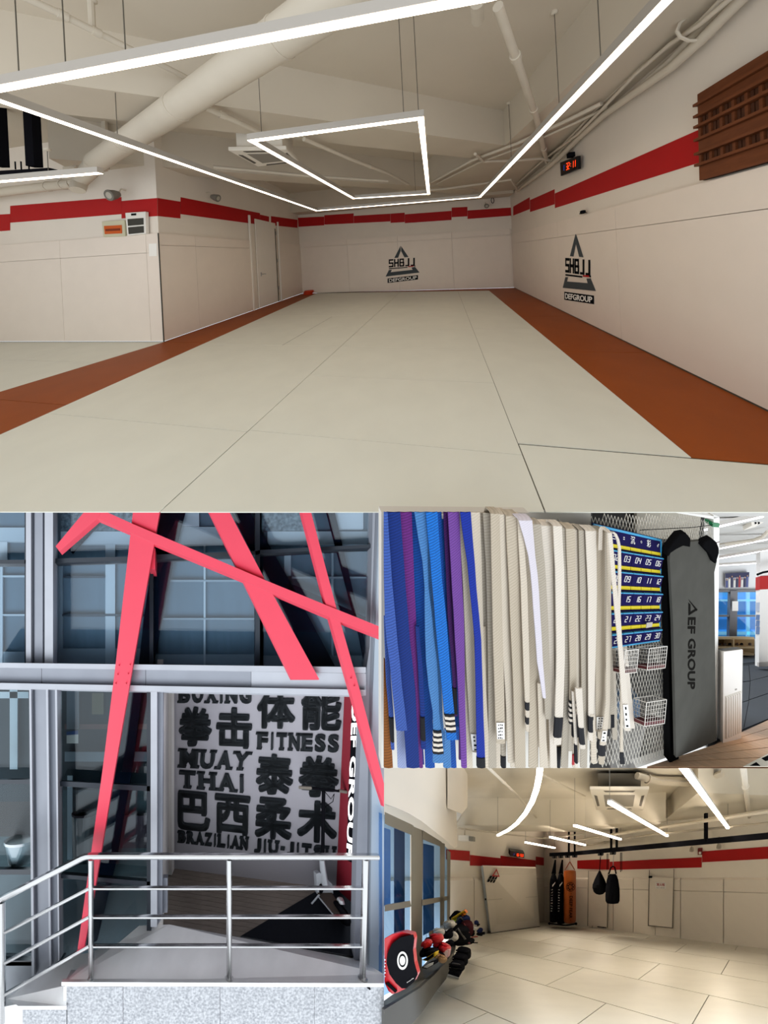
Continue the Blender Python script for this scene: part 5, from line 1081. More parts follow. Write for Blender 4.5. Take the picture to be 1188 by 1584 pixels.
cR = [-3.2, -1.2, aR(1105), aR(1041), aR(1003), aR(970), aR(940), aR(909), AW]
row4(WR4, R4p, fr, cR, .01, ZQ); row4(WR4, R4p, fr, cR, ZQ, ZP)
row4(WB4, B4p, fb, [1.5, 3.2, 4.4, 5.6, 6.4, BW], .01, ZP)
drk = mat('dark_door_joint', '6a6358', .8)
def on4(px, py, o=.045): return onpl(px, py, shift(R4p, o))
DR = struct('door_2', B().slab([on4(1003, 1431), on4(1040, 1434), on4(1042, 1358), on4(1005, 1356)], R4p[1] * .012), pad4)
for pts in ([(1002, 1432), (1003.5, 1432), (1005, 1346), (1004, 1346)], [(1039.5, 1436), (1041, 1436), (1043, 1344), (1042, 1344)], [(1003, 1431), (1041, 1435), (1041, 1436), (1003, 1432.2)]): part(DR, 'door_joint', B().slab([on4(*p, .059) for p in pts], R4p[1] * .003), drk)
part(DR, 'top_latch', B().slab([on4(1003.5, 1356.5, .06), on4(1009, 1356.5, .06), on4(1009, 1354.8, .06), on4(1003.5, 1354.8, .06)], R4p[1] * .02), inkc)
DR2 = struct('door_3', B().slab([on4(909, 1430), on4(939, 1434.5), on4(940, 1347), on4(910.5, 1347)], R4p[1] * .010), pad4)
for pts in ([(908.5, 1432), (909.3, 1432), (910.6, 1347), (910, 1347)], [(938.8, 1435), (940, 1435), (941, 1350), (940.4, 1350)]): part(DR2, 'door_joint', B().slab([on4(*p, .056) for p in pts], R4p[1] * .003), drk)
part(DR2, 'kick_gap', B().slab([on4(924, 1434, .056), on4(938, 1435.5, .056), on4(938, 1434.3, .056), on4(924, 1432.8, .056)], R4p[1] * .003), inkc)
q = [on4(1014, 1374, .06), on4(1030, 1374.5, .06), on4(1030, 1365, .06), on4(1014, 1364.5, .06)]; n = R4p[1]
t = thing('door_sign', 'small white sign with red lettering on the hydrant door', 'sign', q[0]); part(t, 'plate', B().slab(q, n * .004), whp)
b = B(); letter(b, '消火栓', [p + n * .004 for p in quad_at(q, .1, .42, .9, .9)], n * .002, .01); part(t, 'sign_letters', b, redp, kind='stuff'); b = B(); scrawl(b, [p + n * .004 for p in quad_at(q, .1, .08, .9, .28)], n * .002, 1, 7, 9); part(t, 'sign_letters', b, mat('dark_red_print', '5a1a1c', .6), kind='stuff')
# red bands
def band4(W_, pl, segs):
    for xa, ta, ba, xb, tb, bb in segs: part(W_, 'red_band', B().slab([onpl(x, y, shift(pl, .004)) for x, y in ((xa, ta), (xb, tb), (xb, bb), (xa, ba))], pl[1] * .004), redp)
band4(WR4, R4p, [(893, 1331, 1343.5, 943, 1329, 1345), (943.3, 1333, 1345.5, 1085.5, 1326, 1341.5), (1086, 1317, 1333.5, 1210, 1308, 1327)])
band4(WB4, B4p, [(690, 1314, 1329, 726.5, 1316.5, 1331.5), (727, 1322.5, 1338.5, 774, 1327.5, 1340), (774.3, 1323.5, 1339, 828.5, 1331, 1343.5), (828.8, 1325, 1337, 843.5, 1327, 1339)])
# ceiling, beam and soffits
CE4 = struct('ceiling', B().slab([hp4(560, 1193, C4) - D4 * .6 + RT * 0, hp4(1230, 1193, C4) - D4 * .6, L4(-3.2, BW, C4), L4(AW, BW, C4), L4(AW, 1.5, C4)], UP * .1), cei4)
zb4 = 2.72
part(CE4, 'beam', B().slab([hp4(700, 1276, zb4), hp4(905, 1277, zb4), hp4(905, 1277, zb4) + D4 * .9, hp4(700, 1276, zb4) + D4 * .9], UP * (C4 - zb4)), cei4)
part(CE4, 'soffit', B().slab([hp4(1026, 1270, 2.9), hp4(1080, 1226, 2.9), hp4(1230, 1232, 2.9), hp4(1230, 1262, 2.9)], UP * (C4 - 2.9)), cei4)
part(CE4, 'soffit', B().slab([hp4(905, 1277, zb4), hp4(1030, 1270, zb4), hp4(1010, 1276, zb4) + D4 * .9, hp4(905, 1277, zb4) + D4 * .9], UP * (C4 - zb4)), cei4)
# curved fascia over the windows
fas = mat('smooth_fascia_plaster', 'cfc6b8', .7)
yb = [(594, 1243), (612, 1249), (632, 1258), (652, 1270), (672, 1286), (690, 1300), (702, 1312), (707, 1310)]
Ys = [2.5, 2.7, 2.95, 3.25, 3.65, 4.15, 4.7, 5.3]
low = [at(x, y, Y) for (x, y), Y in zip(yb, Ys)]; hi = [at(x, 1180, Y) for (x, y), Y in zip([(594, 0), (612, 0), (632, 0), (652, 0), (672, 0), (688, 0), (698, 0), (704, 0)], Ys)]
sec = [[l, h, h + RT * -.02 + D4 * .06, l + RT * -.02 + D4 * .06] for l, h in zip(low, hi)]
struct('trim_1', B().sweep(sec), fas, True)
drum = [hp4(x, y, 3.3) for x, y in [(690, 1188), (712, 1192), (721, 1214), (722, 1225), (718, 1245), (706, 1268)]]
struct('trim_2', B().sweep([[at(x, 1186, Y), at(x, y, Y), at(x, y, Y) + D4 * .05, at(x, 1186, Y) + D4 * .05] for (x, y), Y in zip([(692, 1250), (712, 1258), (721, 1248), (721.5, 1240), (716, 1256), (706, 1272)], [4.2, 4.5, 4.9, 5.1, 5.4, 5.6])]), fas, True)

# window wall: bronze frames, blue glass, sill and plinth
bron = mat('bronze_window_frame', '6b665a', .4, .4); silc = mat('polished_stone_sill', '6e695e', .45, spec=.05, noise=.1, scale=4)
g4 = glass('deep_blue_glass', 'c8def4', .05)
def YW4(px): return 1 / (1 / 2.45 + (px - 594) / 104 * (1 / 5.6 - 1 / 2.45))
def w4(px, py, o=0.0): return at(px, py, YW4(px)) + RT * o * .8 - D4 * o * .3
W4 = struct('window_8', B().slab([w4(x, y) for x, y in [(636, 1277), (653, 1284), (651, 1506), (636, 1518)]], RT * -.03 + D4 * .08), bron)
for pts in ([(594, 1256), (637, 1276), (637, 1292), (594, 1274)], [(653, 1284), (682, 1302), (682, 1310), (653, 1298)], [(594, 1400), (631, 1394), (633, 1403), (594, 1410)], [(652, 1392), (694, 1386), (694, 1392), (652, 1401)], [(680, 1303), (687, 1305), (686, 1440), (680, 1442)], [(691, 1315), (696, 1318), (695, 1436), (691, 1438)]):
    part(W4, 'frame_bar', B().slab([w4(x, y, .01) for x, y in pts], RT * -.03 + D4 * .08), bron)
for pts in ([(590, 1256), (637, 1276), (637, 1400), (590, 1406)], [(590, 1406), (637, 1400), (637, 1520), (590, 1545)], [(652, 1284), (683, 1302), (683, 1390), (652, 1396)], [(652, 1396), (683, 1390), (683, 1445), (652, 1505)], [(685, 1303), (697, 1316), (697, 1436), (685, 1445)]):
    part(W4, 'pane', B().slab([w4(x, y, -.04) for x, y in pts], D4 * .01), g4)
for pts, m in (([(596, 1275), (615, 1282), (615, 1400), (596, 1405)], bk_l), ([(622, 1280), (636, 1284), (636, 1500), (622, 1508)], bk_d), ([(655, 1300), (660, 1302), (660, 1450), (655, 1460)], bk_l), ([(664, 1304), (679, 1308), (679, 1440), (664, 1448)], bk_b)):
    part(W4, 'outer_fin', B().slab([w4(x, y, -.14) for x, y in pts], D4 * .02), m)  # darkest fin is the frame in shadow, its shade put into the colour
SI = struct('trim_3', B().slab([w4(594, 1548), w4(652, 1506), w4(698, 1448), at(706, 1452, 5.0), at(704, 1470, 4.4), at(690, 1490, 3.8), at(650, 1530, 2.75), at(594, 1562, 2.2)], -UP * .03), silc)
pe = [(594, 1562, 2.2), (622, 1545, 2.42), (650, 1528, 2.72), (672, 1508, 3.2), (690, 1488, 3.75), (703, 1468, 4.4)]; pb = [(594, 1625), (632, 1590), (655, 1563), (676, 1532), (690, 1514.5), (702, 1480)]
part(SI, 'plinth', B().sweep([[at(x, y, Y), at(bx, by, Y + .02), at(bx, by, Y + .02) - RT * .04 + D4 * .03, at(x, y, Y) - RT * .04 + D4 * .03] for (x, y, Y), (bx, by) in zip(pe, pb)]), mat('grey_plinth_laminate', '3c3a34', .5, noise=.08, scale=2), True)

# lights
def strip4(label, pts, z=2.42, w=.024):
    P = [hp4(x, y, z) for x, y in pts]; t = thing('strip_light', label, 'light', P[0]); rings, rp_ = [], []
    for i, p in enumerate(P):
        e = (P[min(i + 1, len(P) - 1)] - P[max(i - 1, 0)]).normalized(); nrm = (D4 - D4.dot(UP) * UP * 0).cross(RT).normalized(); s = e.cross(nrm).normalized() * w
        rings.append([p - s, p + s, p + s + UP * .035, p - s + UP * .035]); rp_.append([p - s * 1.15 + UP * .036, p + s * 1.15 + UP * .036, p + s * 1.15 + UP * .06, p - s * 1.15 + UP * .06])
    part(t, 'diffuser', B().sweep(rings), led4); part(t, 'profile', B().sweep(rp_), alu)
    for k in (0, -1):
        p = P[k]; part(t, 'cable', B().tube([p + UP * .05, p + UP * (C4 - z - .05)], .004, 5), mat('thin_steel_cable', '6a665e', .4, .6))
strip4('curved LED strip light sweeping down from the ceiling near the fascia', [(835.6, 1188.5), (835.3, 1194), (834, 1205), (830, 1224), (823, 1243), (813, 1260), (800, 1275), (787, 1285), (770, 1293.5)])
strip4('long LED strip light above the black rail and the hydrant door', [(1055, 1188.5), (1060, 1195), (1126, 1282)])
strip4('LED strip light beside the ceiling cassette', [(943, 1243.5), (1032, 1294)])
strip4('LED strip light left of the hanging ball bag', [(889, 1278.5), (960, 1299.5)]); strip4('short LED strip light above the black punching bags', [(851, 1296), (905, 1308)]); strip4('shortest LED strip light near the digital clock', [(813, 1304), (858, 1312.5)])
# ceiling cassette
z = 2.95; q = [hp4(912, 1221, z), hp4(1004, 1221, z), hp4(994, 1253, z), hp4(922, 1253, z)]
t = thing('air_conditioner', 'white ceiling cassette air conditioner in the lower hall', 'air conditioner', sum(q, V()) / 4); c = sum(q, V()) / 4
part(t, 'panel', B().slab(q, UP * .05), acw, False, .008); part(t, 'grille', B().slab([c + (p - c) * .56 - UP * .004 for p in q], UP * .006), mat('grey_grille', '8b857b', .6))
for i in range(4):
    a, b = q[i], q[(i + 1) % 4]; o1, o2 = lerp(a, b, .2), lerp(a, b, .8); part(t, 'louvre', B().slab([p - UP * .005 for p in (lerp(o1, c, .1), lerp(o2, c, .1), lerp(o2, c, .2), lerp(o1, c, .2))], UP * .006), mat('dark_louvre_slot', '5d574f', .6))
part(t, 'housing', B().slab([c + (p - c) * .75 + UP * .05 for p in q], UP * .28), mat('grey_unit_housing', '8f897c', .6))
# ceiling pipes
def pipe4(label, pts, z, r=.03): t = thing('ceiling_pipe', label, 'pipe', hp4(*pts[0], z)); P = [hp4(*p, z) for p in pts]; part(t, 'pipe', B().tube(P, r, 8), pipec, True); part(t, 'coupling', B().tube([lerp(P[0], P[1], .45), lerp(P[0], P[1], .48)], r * 1.4, 8), pipec, True)
pipe4('white pipe crossing behind the black rail towards the right wall', [(880, 1302), (1000, 1283), (1100, 1268), (1200, 1253)], 2.5, .035)
pipe4('thin white pipe just below the crossing pipe', [(890, 1310), (1010, 1291), (1120, 1280), (1200, 1272)], 2.45, .025)
pipe4('thin white pipe slanting past the curved strip light', [(756, 1188), (800, 1230), (845, 1282), (848, 1296)], 2.9, .02)
pipe4('thin dark-edged pipe slanting from the ceiling to the cassette', [(838, 1198), (870, 1215), (905, 1232)], 3.1, .018)
pipe4('fat white hose above the cassette and the long strip', [(985, 1200), (1020, 1210), (1065, 1212), (1090, 1206), (1118, 1196)], 3.2, .06)
pipe4('white pipe dropping from the ceiling to the black rail', [(1150, 1188), (1156, 1240), (1162, 1285)], 2.8, .035)
pipe4('thin pipe along the beam behind the clock', [(708, 1281), (780, 1290), (840, 1297), (905, 1290)], 2.6, .02)
# black bag rail
t = thing('bag_rail', 'black steel rail carrying the punching bags across the lower hall', 'rail', hp4(900, 1322, 2.3)); zr = 2.1
rr = [hp4(868, 1322.5, 2.1), hp4(888, 1321, 2.1)]
Yr0, Yr1 = 8.1, 4.6
ra, rb = at(880, 1321, Yr0), at(1210, 1291, Yr1); part(t, 'beam', B().bar(ra, rb, UP * .055, D4 * .04), blk)
def onr(px):                                                       # a point on the rail seen at that pixel column
    lo, hi_ = 0.0, 1.0
    for _ in range(40):
        m = (lo + hi_) / 2; p = lerp(ra, rb, m) - CAM
        if CX + F * p.dot(RT) / p.y < px: lo = m
        else: hi_ = m
    return lerp(ra, rb, lo)
for px, top in ((945.5, 1281), (954, 1281), (1092, 1274), (880, 1282), (889, 1282)):
    p = onr(px); part(t, 'hanger', B().bar(p, p + UP * ((1320 - top) / F * (p.y) * .95), RT * .028, D4 * .03), blk)
for px in (1092,): p = onr(px) + UP * .42; part(t, 'plate', B().box(p, RT * .11, D4 * .05, UP * .012), blk)
a, b = at(850, 1322, 8.2), onr(890); part(t, 'cross_bar', B().bar(a, b, UP * .05, D4 * .04), blk)
for px in (858, 868, 878, 889, 929, 948):
    p = onr(px) if px > 880 else lerp(a, b, (px - 850) / 40); p = p - UP * .08; part(t, 'trolley', B().box(p, RT * .07, D4 * .04, UP * .035), blk); 
    for s in (-1, 1): part(t, 'trolley_wheel', B().lathe(p + RT * .05 * s - D4 * .05, [(.01, 0), (.03, .004), (.03, .02), (.01, .024)], D4, 10), mat('dark_grey_wheel', '3a3a3c', .4), True)
for px, l in ((939, .42), (960, .48), (916, .0)):
    if l: p = onr(px) - UP * .08; part(t, 'strap_end', B().bar(p, p - UP * l, RT * .008, D4 * .01), blk); part(t, 'strap_end', B().bar(p + RT * .03, p + RT * .03 - UP * l * .95, RT * .006, D4 * .01), blk)
# punching bags
def bag(label, px, yt, yb, w, Y, m, profile, straps=True, name='punching_bag', hang=None):
    c = at(px, yb, Y); h = (yb - yt) / F * Y; r = w / 2 / F * Y; t = thing(name, label, 'punching bag', c, 'punching bags on the rail')
    part(t, 'body', B().lathe(c, [(r * a, h * z) for a, z in profile], UP, 18, side=RT), m, True)
    top = c + UP * h
    return t, c, h, r, top
cyl = [(.55, 0), (.86, .012), (.97, .03), (1, .06), (1, .94), (.95, .985), (.6, 1)]
blkv = mat('black_bag_vinyl', '17181c', .6, spec=0, noise=.2, scale=10); orgv = mat('orange_bag_vinyl', 'b4591e', .42, noise=.1, scale=6)
for i, (px, yb_) in enumerate(((856.5, 1427), (867.5, 1429))):
    t, c, h, r, top = bag(['long black punching bag with white lettering, outermost of the three', 'long black punching bag with white lettering beside the orange one'][i], px, 1352, yb_, 12.5, 8.3, blkv, [(.5, 0), (.9, .012), (1, .04), (1, .8), (.85, .9), (.45, 1)])
    apex = at(px + 2.5, 1330, 8.3)
    for s in (-1, 0, 1): part(t, 'strap', B().tube([top + RT * r * .4 * s, apex], .022, 6), blkv, True)
    b = B(); x0 = px - 3.2; scrawl(b, [at(x0 - 1.5, 1411, 8.3 - r * 1.02), at(x0 + 1.3, 1411, 8.3 - r * 1.02), at(x0 + 2.2, 1374, 8.3 - r * 1.02), at(x0 - .6, 1374, 8.3 - r * 1.02)], -D4 * .004, 9, 2, 5 + i); part(t, 'white_print', b, whp, kind='stuff')
    part(t, 'white_flash', B().slab([at(px - 2, 1369, 8.28 - r), at(px + 2.5, 1364, 8.28 - r), at(px + 2.5, 1366, 8.28 - r), at(px - 2, 1372, 8.28 - r)], -D4 * .004), whp)
t, c, h, r, top = bag('long orange punching bag with dark printed lettering', 881.5, 1346, 1428, 19, 8.2, orgv, cyl)
for s in (-1, 1): part(t, 'strap', B().tube([top + RT * r * .8 * s, at(881.5, 1333, 8.2)], .014, 6), orgv, True)
part(t, 'swivel', B().tube([at(881.5, 1334, 8.2), at(881.5, 1324, 8.2)], .012, 6), steel, True)
b = B(); letter(b, '· DEEP FEAR ·', [at(881, 1382, 8.2 - r * 1.03), at(880.5, 1424, 8.2 - r * 1.03), at(885, 1424, 8.2 - r * 1.03), at(886, 1382, 8.2 - r * 1.03)], -D4 * .004, .015); part(t, 'dark_print', b, inkc, kind='stuff')
eb = B()
for k in range(7):
    a_ = k * 2 * math.pi / 7; e0 = at(882.5, 1372, 8.2 - r * 1.03); eb.slab([e0 + (RT * math.cos(a_) + UP * math.sin(a_)) * .03, e0 + (RT * math.cos(a_ + .3) + UP * math.sin(a_ + .3)) * .10, e0 + (RT * math.cos(a_ - .3) + UP * math.sin(a_ - .3)) * .10], -D4 * .004)
eb.tube([at(882.5, 1372, 8.2 - r * 1.03) + (RT * math.cos(k) + UP * math.sin(k)) * .125 for k in [i * math.pi / 8 for i in range(16)]], .008, 5, closed=True)
part(t, 'emblem', eb, inkc, kind='stuff')
t, c, h, r, top = bag('black teardrop ball bag hanging from the rail', 927.5, 1347, 1384, 22.5, onr(929).y, blkv, [(.15, 0), (.5, .03), (.82, .12), (1, .3), (.97, .42), (.72, .62), (.4, .82), (.12, 1)], name='ball_bag')
part(t, 'chain', B().tube([top, onr(929) - UP * .1], .012, 6), blkv, True); part(t, 'swivel', B().lathe(onr(929) - UP * .16, [(.02, 0), (.03, .03), (.02, .08)], UP, 8), steel, True)
t, c, h, r, top = bag('black egg shaped heavy bag beside the ball bag', 947.5, 1352, 1398, 22.5, onr(949).y, blkv, [(.35, 0), (.8, .02), (.97, .1), (1, .25), (.97, .5), (.8, .8), (.6, .95), (.4, 1)], name='heavy_bag')
for s in (-1, 1): part(t, 'strap', B().tube([top + RT * r * .5 * s, at(948 + 3 * s, 1342, onr(949).y), at(948.5, 1340, onr(949).y)], .018, 6), blkv, True)
part(t, 'chain', B().tube([at(948.5, 1341, onr(949).y), onr(949) - UP * .1], .010, 6), steel, True)
# floor foot under the bags
t = thing('bag_stand', 'low black base bar on the floor under the three long bags', 'stand', at(875, 1431, 8.2)); part(t, 'bar', B().tube([at(850, 1428.5, 8.2), at(875, 1431.5, 8.15), at(891, 1429, 8.2)], .022, 6), blk, True)
for x, y in ((850, 1428.5), (891, 1429)): part(t, 'wheel', B().lathe(at(x, y, 8.2) - D4 * .02, [(.02, 0), (.04, .005), (.04, .03), (.02, .035)], D4, 12), blk, True)
# clock
q = [onpl(x, y, shift(B4p, .05)) for x, y in ((786.5, 1319.5), (808.5, 1323), (808.8, 1315.2), (786.8, 1311.5))]; nn = (q[1] - q[0]).cross(UP).normalized(); nn = nn if nn.dot(CAM - q[0]) > 0 else -nn
t = wall_clock('black digital clock with red numerals above the leaning crash mat', q, nn, '16:53', '1')
# leaning crash mat
cm = mat('ivory_crash_mat_vinyl', 'e0d8cb', .5, noise=.04, scale=2, bump=.1); cmb = mat('pale_blue_mat_side', 'b9c4cc', .5)
fq = [f4(759.5, 1444), f4(835, 1433.5), onpl(829, 1343, shift(B4p, .3)), onpl(747.5, 1341, shift(B4p, .2))]; cn = (fq[1] - fq[0]).cross(fq[3] - fq[0]).normalized(); cn = cn if cn.dot(CAM - fq[0]) > 0 else -cn
t = thing('crash_mat', 'large ivory crash mat leaning against the back wall', 'crash mat', fq[0]); part(t, 'cover', B().slab(fq, -cn * .02), cm, False, .006)
bkq = [p - q_ for p, q_ in zip([at(754, 1439, fq[0].y + .15), at(834, 1432, fq[1].y + .1), at(828, 1342.5, fq[2].y + .08), at(744, 1340, fq[3].y + .05)], [V()] * 4)]; part(t, 'core', B().loft([p - cn * .021 for p in fq], bkq), cmb)
part(t, 'seam', B().slab([p + cn * .001 for p in quad_at(fq, .01, .515, .99, .52)], cn * .002), mat('seam_grey', 'b9b2a5', .7)); part(t, 'bottom_piping', B().tube([fq[0], fq[1]], .012, 6), inkc, True)
def cmq(px, py): return onpl(px, py, pl3(fq[0], fq[1], fq[3])) + cn * .002
tri = [(768, 1343), (761, 1355), (773, 1356)]
for i in range(3):
    a, b = tri[i], tri[(i + 1) % 3]; c2 = (sum(p[0] for p in tri) / 3, sum(p[1] for p in tri) / 3); f = lambda p: (p[0] + (c2[0] - p[0]) * .42, p[1] + (c2[1] - p[1]) * .42)
    part(t, 'red_emblem', B().slab([cmq(*a), cmq(*b), cmq(*f(b)), cmq(*f(a))], cn * .002), redp)
for i in range(3):
    x, y = 756 + i * 4.2, 1354.5 + i * .6
    for j in range(2): part(t, 'black_emblem', B().slab([cmq(x + 2.6 - j * 2.8, y + j * 5), cmq(x + 5.2 - j * 2.8, y + .3 + j * 5), cmq(x + 2.8 - j * 2.8, y + 4.6 + j * 5), cmq(x + .2 - j * 2.8, y + 4.3 + j * 5)], cn * .002), inkc)
part(t, 'side_handle', B().slab([at(750.5, 1392.5, 7.2), at(752.5, 1392.5, 7.15), at(752.3, 1389.5, 7.15), at(750.3, 1389.5, 7.2)], -D4 * .02), inkc)
# small fittings: projector and cameras
t = thing('projector', 'white projector box under the beam above the red band', 'projector', at(722, 1300, 6.2)); part(t, 'case', B().slab([at(x, y, 6.2) for x, y in [(709, 1292), (726, 1292), (726, 1300), (709, 1300)]], D4 * .2), acw); part(t, 'lens', B().slab([at(x, y, 6.15) for x, y in [(725, 1293.5), (732.5, 1294), (732.5, 1301), (725, 1300.5)]], D4 * .1), mat('grey_speaker_plastic', '77736a', .5)); part(t, 'mount', B().tube([at(719, 1292, 6.25), at(719, 1281, 6.25)], .015, 6), pipec, True)
for x, y, lab in ((1070, 1313, 'small pale spotlight over the red band beside the alarm box'), (1112, 1308, 'small pale spotlight over the red band, right of the alarm box')):
    p = onpl(x, y, shift(R4p, .12)); t = thing('spotlight', lab, 'spotlight', p); part(t, 'head', B().lathe(p, [(.03, -.04), (.045, 0), (.05, .06)], (R4p[1] - UP * .4), 12), mat('pale_speaker_cone', 'b5afa2', .5), True); part(t, 'arm', B().tube([p, p - R4p[1] * .05 + UP * .06, p - R4p[1] * .11 + UP * .06], .012, 6), pipec, True)
p = onpl(1083, 1317, shift(R4p, .03)); t = thing('alarm_box', 'small red fire alarm box over the red band', 'alarm', p); part(t, 'case', B().box(p, (L4(1, 0) - L4(0, 0)) * .05, R4p[1] * .025, UP * .05), mat('dark_red_plastic', '7a1c1e', .5)); part(t, 'button', B().box(p + R4p[1] * .026, (L4(1, 0) - L4(0, 0)) * .025, R4p[1] * .004, UP * .025), whp)

# training gear on the sill and floor
redv = mat('glossy_red_vinyl', 'c8202a', .35, noise=.08, scale=8); blv = mat('soft_black_vinyl', '1b1b1e', .6, spec=0, noise=.15, scale=12, bump=.1); whv = mat('worn_white_vinyl', 'cfc9be', .45, noise=.15, scale=14); tanv = mat('tan_leather', 'a07c54', .5, noise=.2, scale=12); yelv = mat('yellow_foam', 'e0b41c', .5); yel2 = mat('lime_foam', 'c4d42a', .5); orf = mat('orange_foam', 'd2701c', .5); navyv = mat('navy_vinyl', '232a4a', .6, spec=0)
# big focus shield
Yp = 2.3
o_ = [(594, 1452), (606, 1445), (622, 1441.5), (637, 1445), (639, 1452), (637, 1470), (639, 1490), (644, 1508), (638, 1520), (628, 1529), (616, 1535), (606, 1538), (600, 1533), (594, 1520)]
t = thing('kick_shield', 'large red and black curved kick shield standing on the sill', 'shield', at(615, 1537, Yp))
part(t, 'body', B().slab([at(x, y, Yp) for x, y in o_], RT * -.02 + D4 * .10), redv, False, .01)
bp_ = [(637.5, 1446), (639.3, 1452), (637.3, 1470), (639.3, 1490), (644.5, 1508), (638.5, 1520.5), (628, 1529), (621, 1529), (612, 1521), (602, 1507), (597.5, 1490), (599, 1475), (606, 1460), (619, 1450)]
part(t, 'black_face', B().slab([at(x, y, Yp - .012) for x, y in bp_], D4 * .02), blv, False, .004)
def ringp(cx, cy, rx, ry, n=28): return [(cx + rx * math.cos(i * 2 * math.pi / n), cy + ry * math.sin(i * 2 * math.pi / n)) for i in range(n)]
for rx, ry, m, dd in ((8.2, 14.2, whp, .016), (5.8, 10.2, inkc, .0175), (4.3, 7.2, whp, .019)): part(t, 'target_ring', B().slab([at(x, y, Yp - dd) for x, y in ringp(622.5, 1486, rx, ry)], D4 * .003), m)
b = B(); scrawl(b, [at(629.5, 1521.5, Yp - .016), at(640, 1514, Yp - .016), at(640, 1511, Yp - .016), at(629, 1518, Yp - .016)], D4 * .001, 1, 6, 3); part(t, 'white_print', b, whp, kind='stuff')
part(t, 'strap', B().slab([at(x, y, Yp - .006) for x, y in [(596, 1522), (601, 1520), (614, 1533), (611, 1536)]], D4 * .006), blk)
b = B(); scrawl(b, [at(594.2, 1512, Yp - .004), at(597.5, 1512, Yp - .004), at(597, 1482, Yp - .004), at(594.2, 1482, Yp - .004)], D4 * .002, 6, 1, 4); part(t, 'white_print', b, whp, kind='stuff')
def glove(label, px, py, Y, s, m, ang=0.0, cuff=None, flip=1):
    c = at(px, py, Y); dx = RT * math.cos(ang) + UP * math.sin(ang); dy = UP * math.cos(ang) - RT * math.sin(ang); t = thing('boxing_glove', label, 'glove', c - UP * s * .5, 'gloves lying about')
    dz = -D4
    part(t, 'fist', B().blob(c + dx * s * .25, dx * s * .62, dz * s * .5, dy * s * .5, 14, 10, .85), m, True); part(t, 'thumb', B().blob(c + dx * s * .1 + dy * s * .42 * flip + dz * s * .2, dx * s * .4, dz * s * .2, dy * s * .18, 10, 7), m, True)
    part(t, 'cuff', B().lathe(c - dx * s * .8, [(s * .34, 0), (s * .4, s * .1), (s * .36, s * .5)], dx, 12), cuff or m, True)
S4 = 3.2
for lab, px, py, Y, s, m, ang, cf in (('glossy red glove on top of the pile, beside the window bar', 672, 1453, 3.5, .13, redv, .3, blv), ('glossy red glove lying flat under the top red one', 684, 1465, 3.55, .13, redv, -.5, redv), ('red glove squeezed against the window bar', 660, 1463, 3.3, .10, redv, 1.2, blv),
        ('black glove under the red ones', 664, 1474, 3.3, .12, blv, .1, blv), ('black glove with a dark cuff beside the pink cloth', 679, 1478, 3.5, .10, blv, -.4, navyv), ('white glove with tan trim near the third window', 676, 1443, 3.9, .12, whv, .2, tanv), ('white glove on the far end of the sill', 693, 1432, 4.5, .14, whv, .5, whv), ('white and black glove leaning at the sill end', 700, 1446, 4.4, .13, whv, -1.0, blv), ('black glove behind the white ones', 690, 1447, 4.2, .12, blv, .2, whv), ('tan glove on the lower part of the pile', 682, 1482, 3.4, .09, tanv, -.6, tanv), ('small black and white glove at the sill edge', 694, 1462, 4.0, .10, blv, .8, whv)):
    glove(lab, px, py, Y, s, m, ang, cf)
def pad(label, pts, Y, d, m, m2, name='focus_mitt', cat='mitt', group='mitts piled on the sill'):
    P = [at(x, y, Y) for x, y in pts]; t = thing(name, label, cat, P[0], group); part(t, 'body', B().slab(P, D4 * d), m, False, .008); c = sum(P, V()) / len(P); part(t, 'face', B().slab([c + (p - c) * .72 - D4 * .006 for p in P], D4 * .006), m2, False, .003)
pad('flat black and white mitt at the bottom of the pile', [(652, 1497), (662, 1490), (674, 1486), (672, 1492), (660, 1499)], 3.1, .08, blv, whv); pad('flat yellow and black mitt above the bottom one', [(652, 1485), (665, 1478), (674, 1472), (673, 1479), (661, 1487)], 3.15, .08, yelv, blv); pad('pale pink folded cloth at the front of the pile', [(683, 1474), (690, 1467), (695, 1469), (693, 1480), (684, 1488)], 3.5, .06, mat('pink_cloth', 'd8a8a4', .8), mat('pale_pink_cloth', 'e4c4c0', .8), 'folded_cloth', 'cloth')
pad('black mitt at the far end of the sill, above the kick pads', [(694, 1420), (703, 1409), (712, 1412), (710, 1426), (700, 1430)], 4.9, .1, blv, navyv)
# foam sticks
for lab, a, b, m in (('yellow foam stick on top of the far gear pile', (700, 1422), (720, 1410), yelv), ('lime foam stick under the yellow one', (704, 1424), (717, 1417), yel2), ('orange foam stick between the yellow and lime ones', (708, 1420), (718, 1413), orf)):
    t = thing('foam_stick', lab, 'foam stick', at(*a, 4.9), 'foam sticks on the gear pile'); A_, B_ = at(*a, 4.9), at(*b, 4.85); part(t, 'foam', B().tube([A_, B_], .035, 10), m, True); part(t, 'end_cap', B().tube([B_, lerp(A_, B_, 1.06)], .037, 10), orf, True)
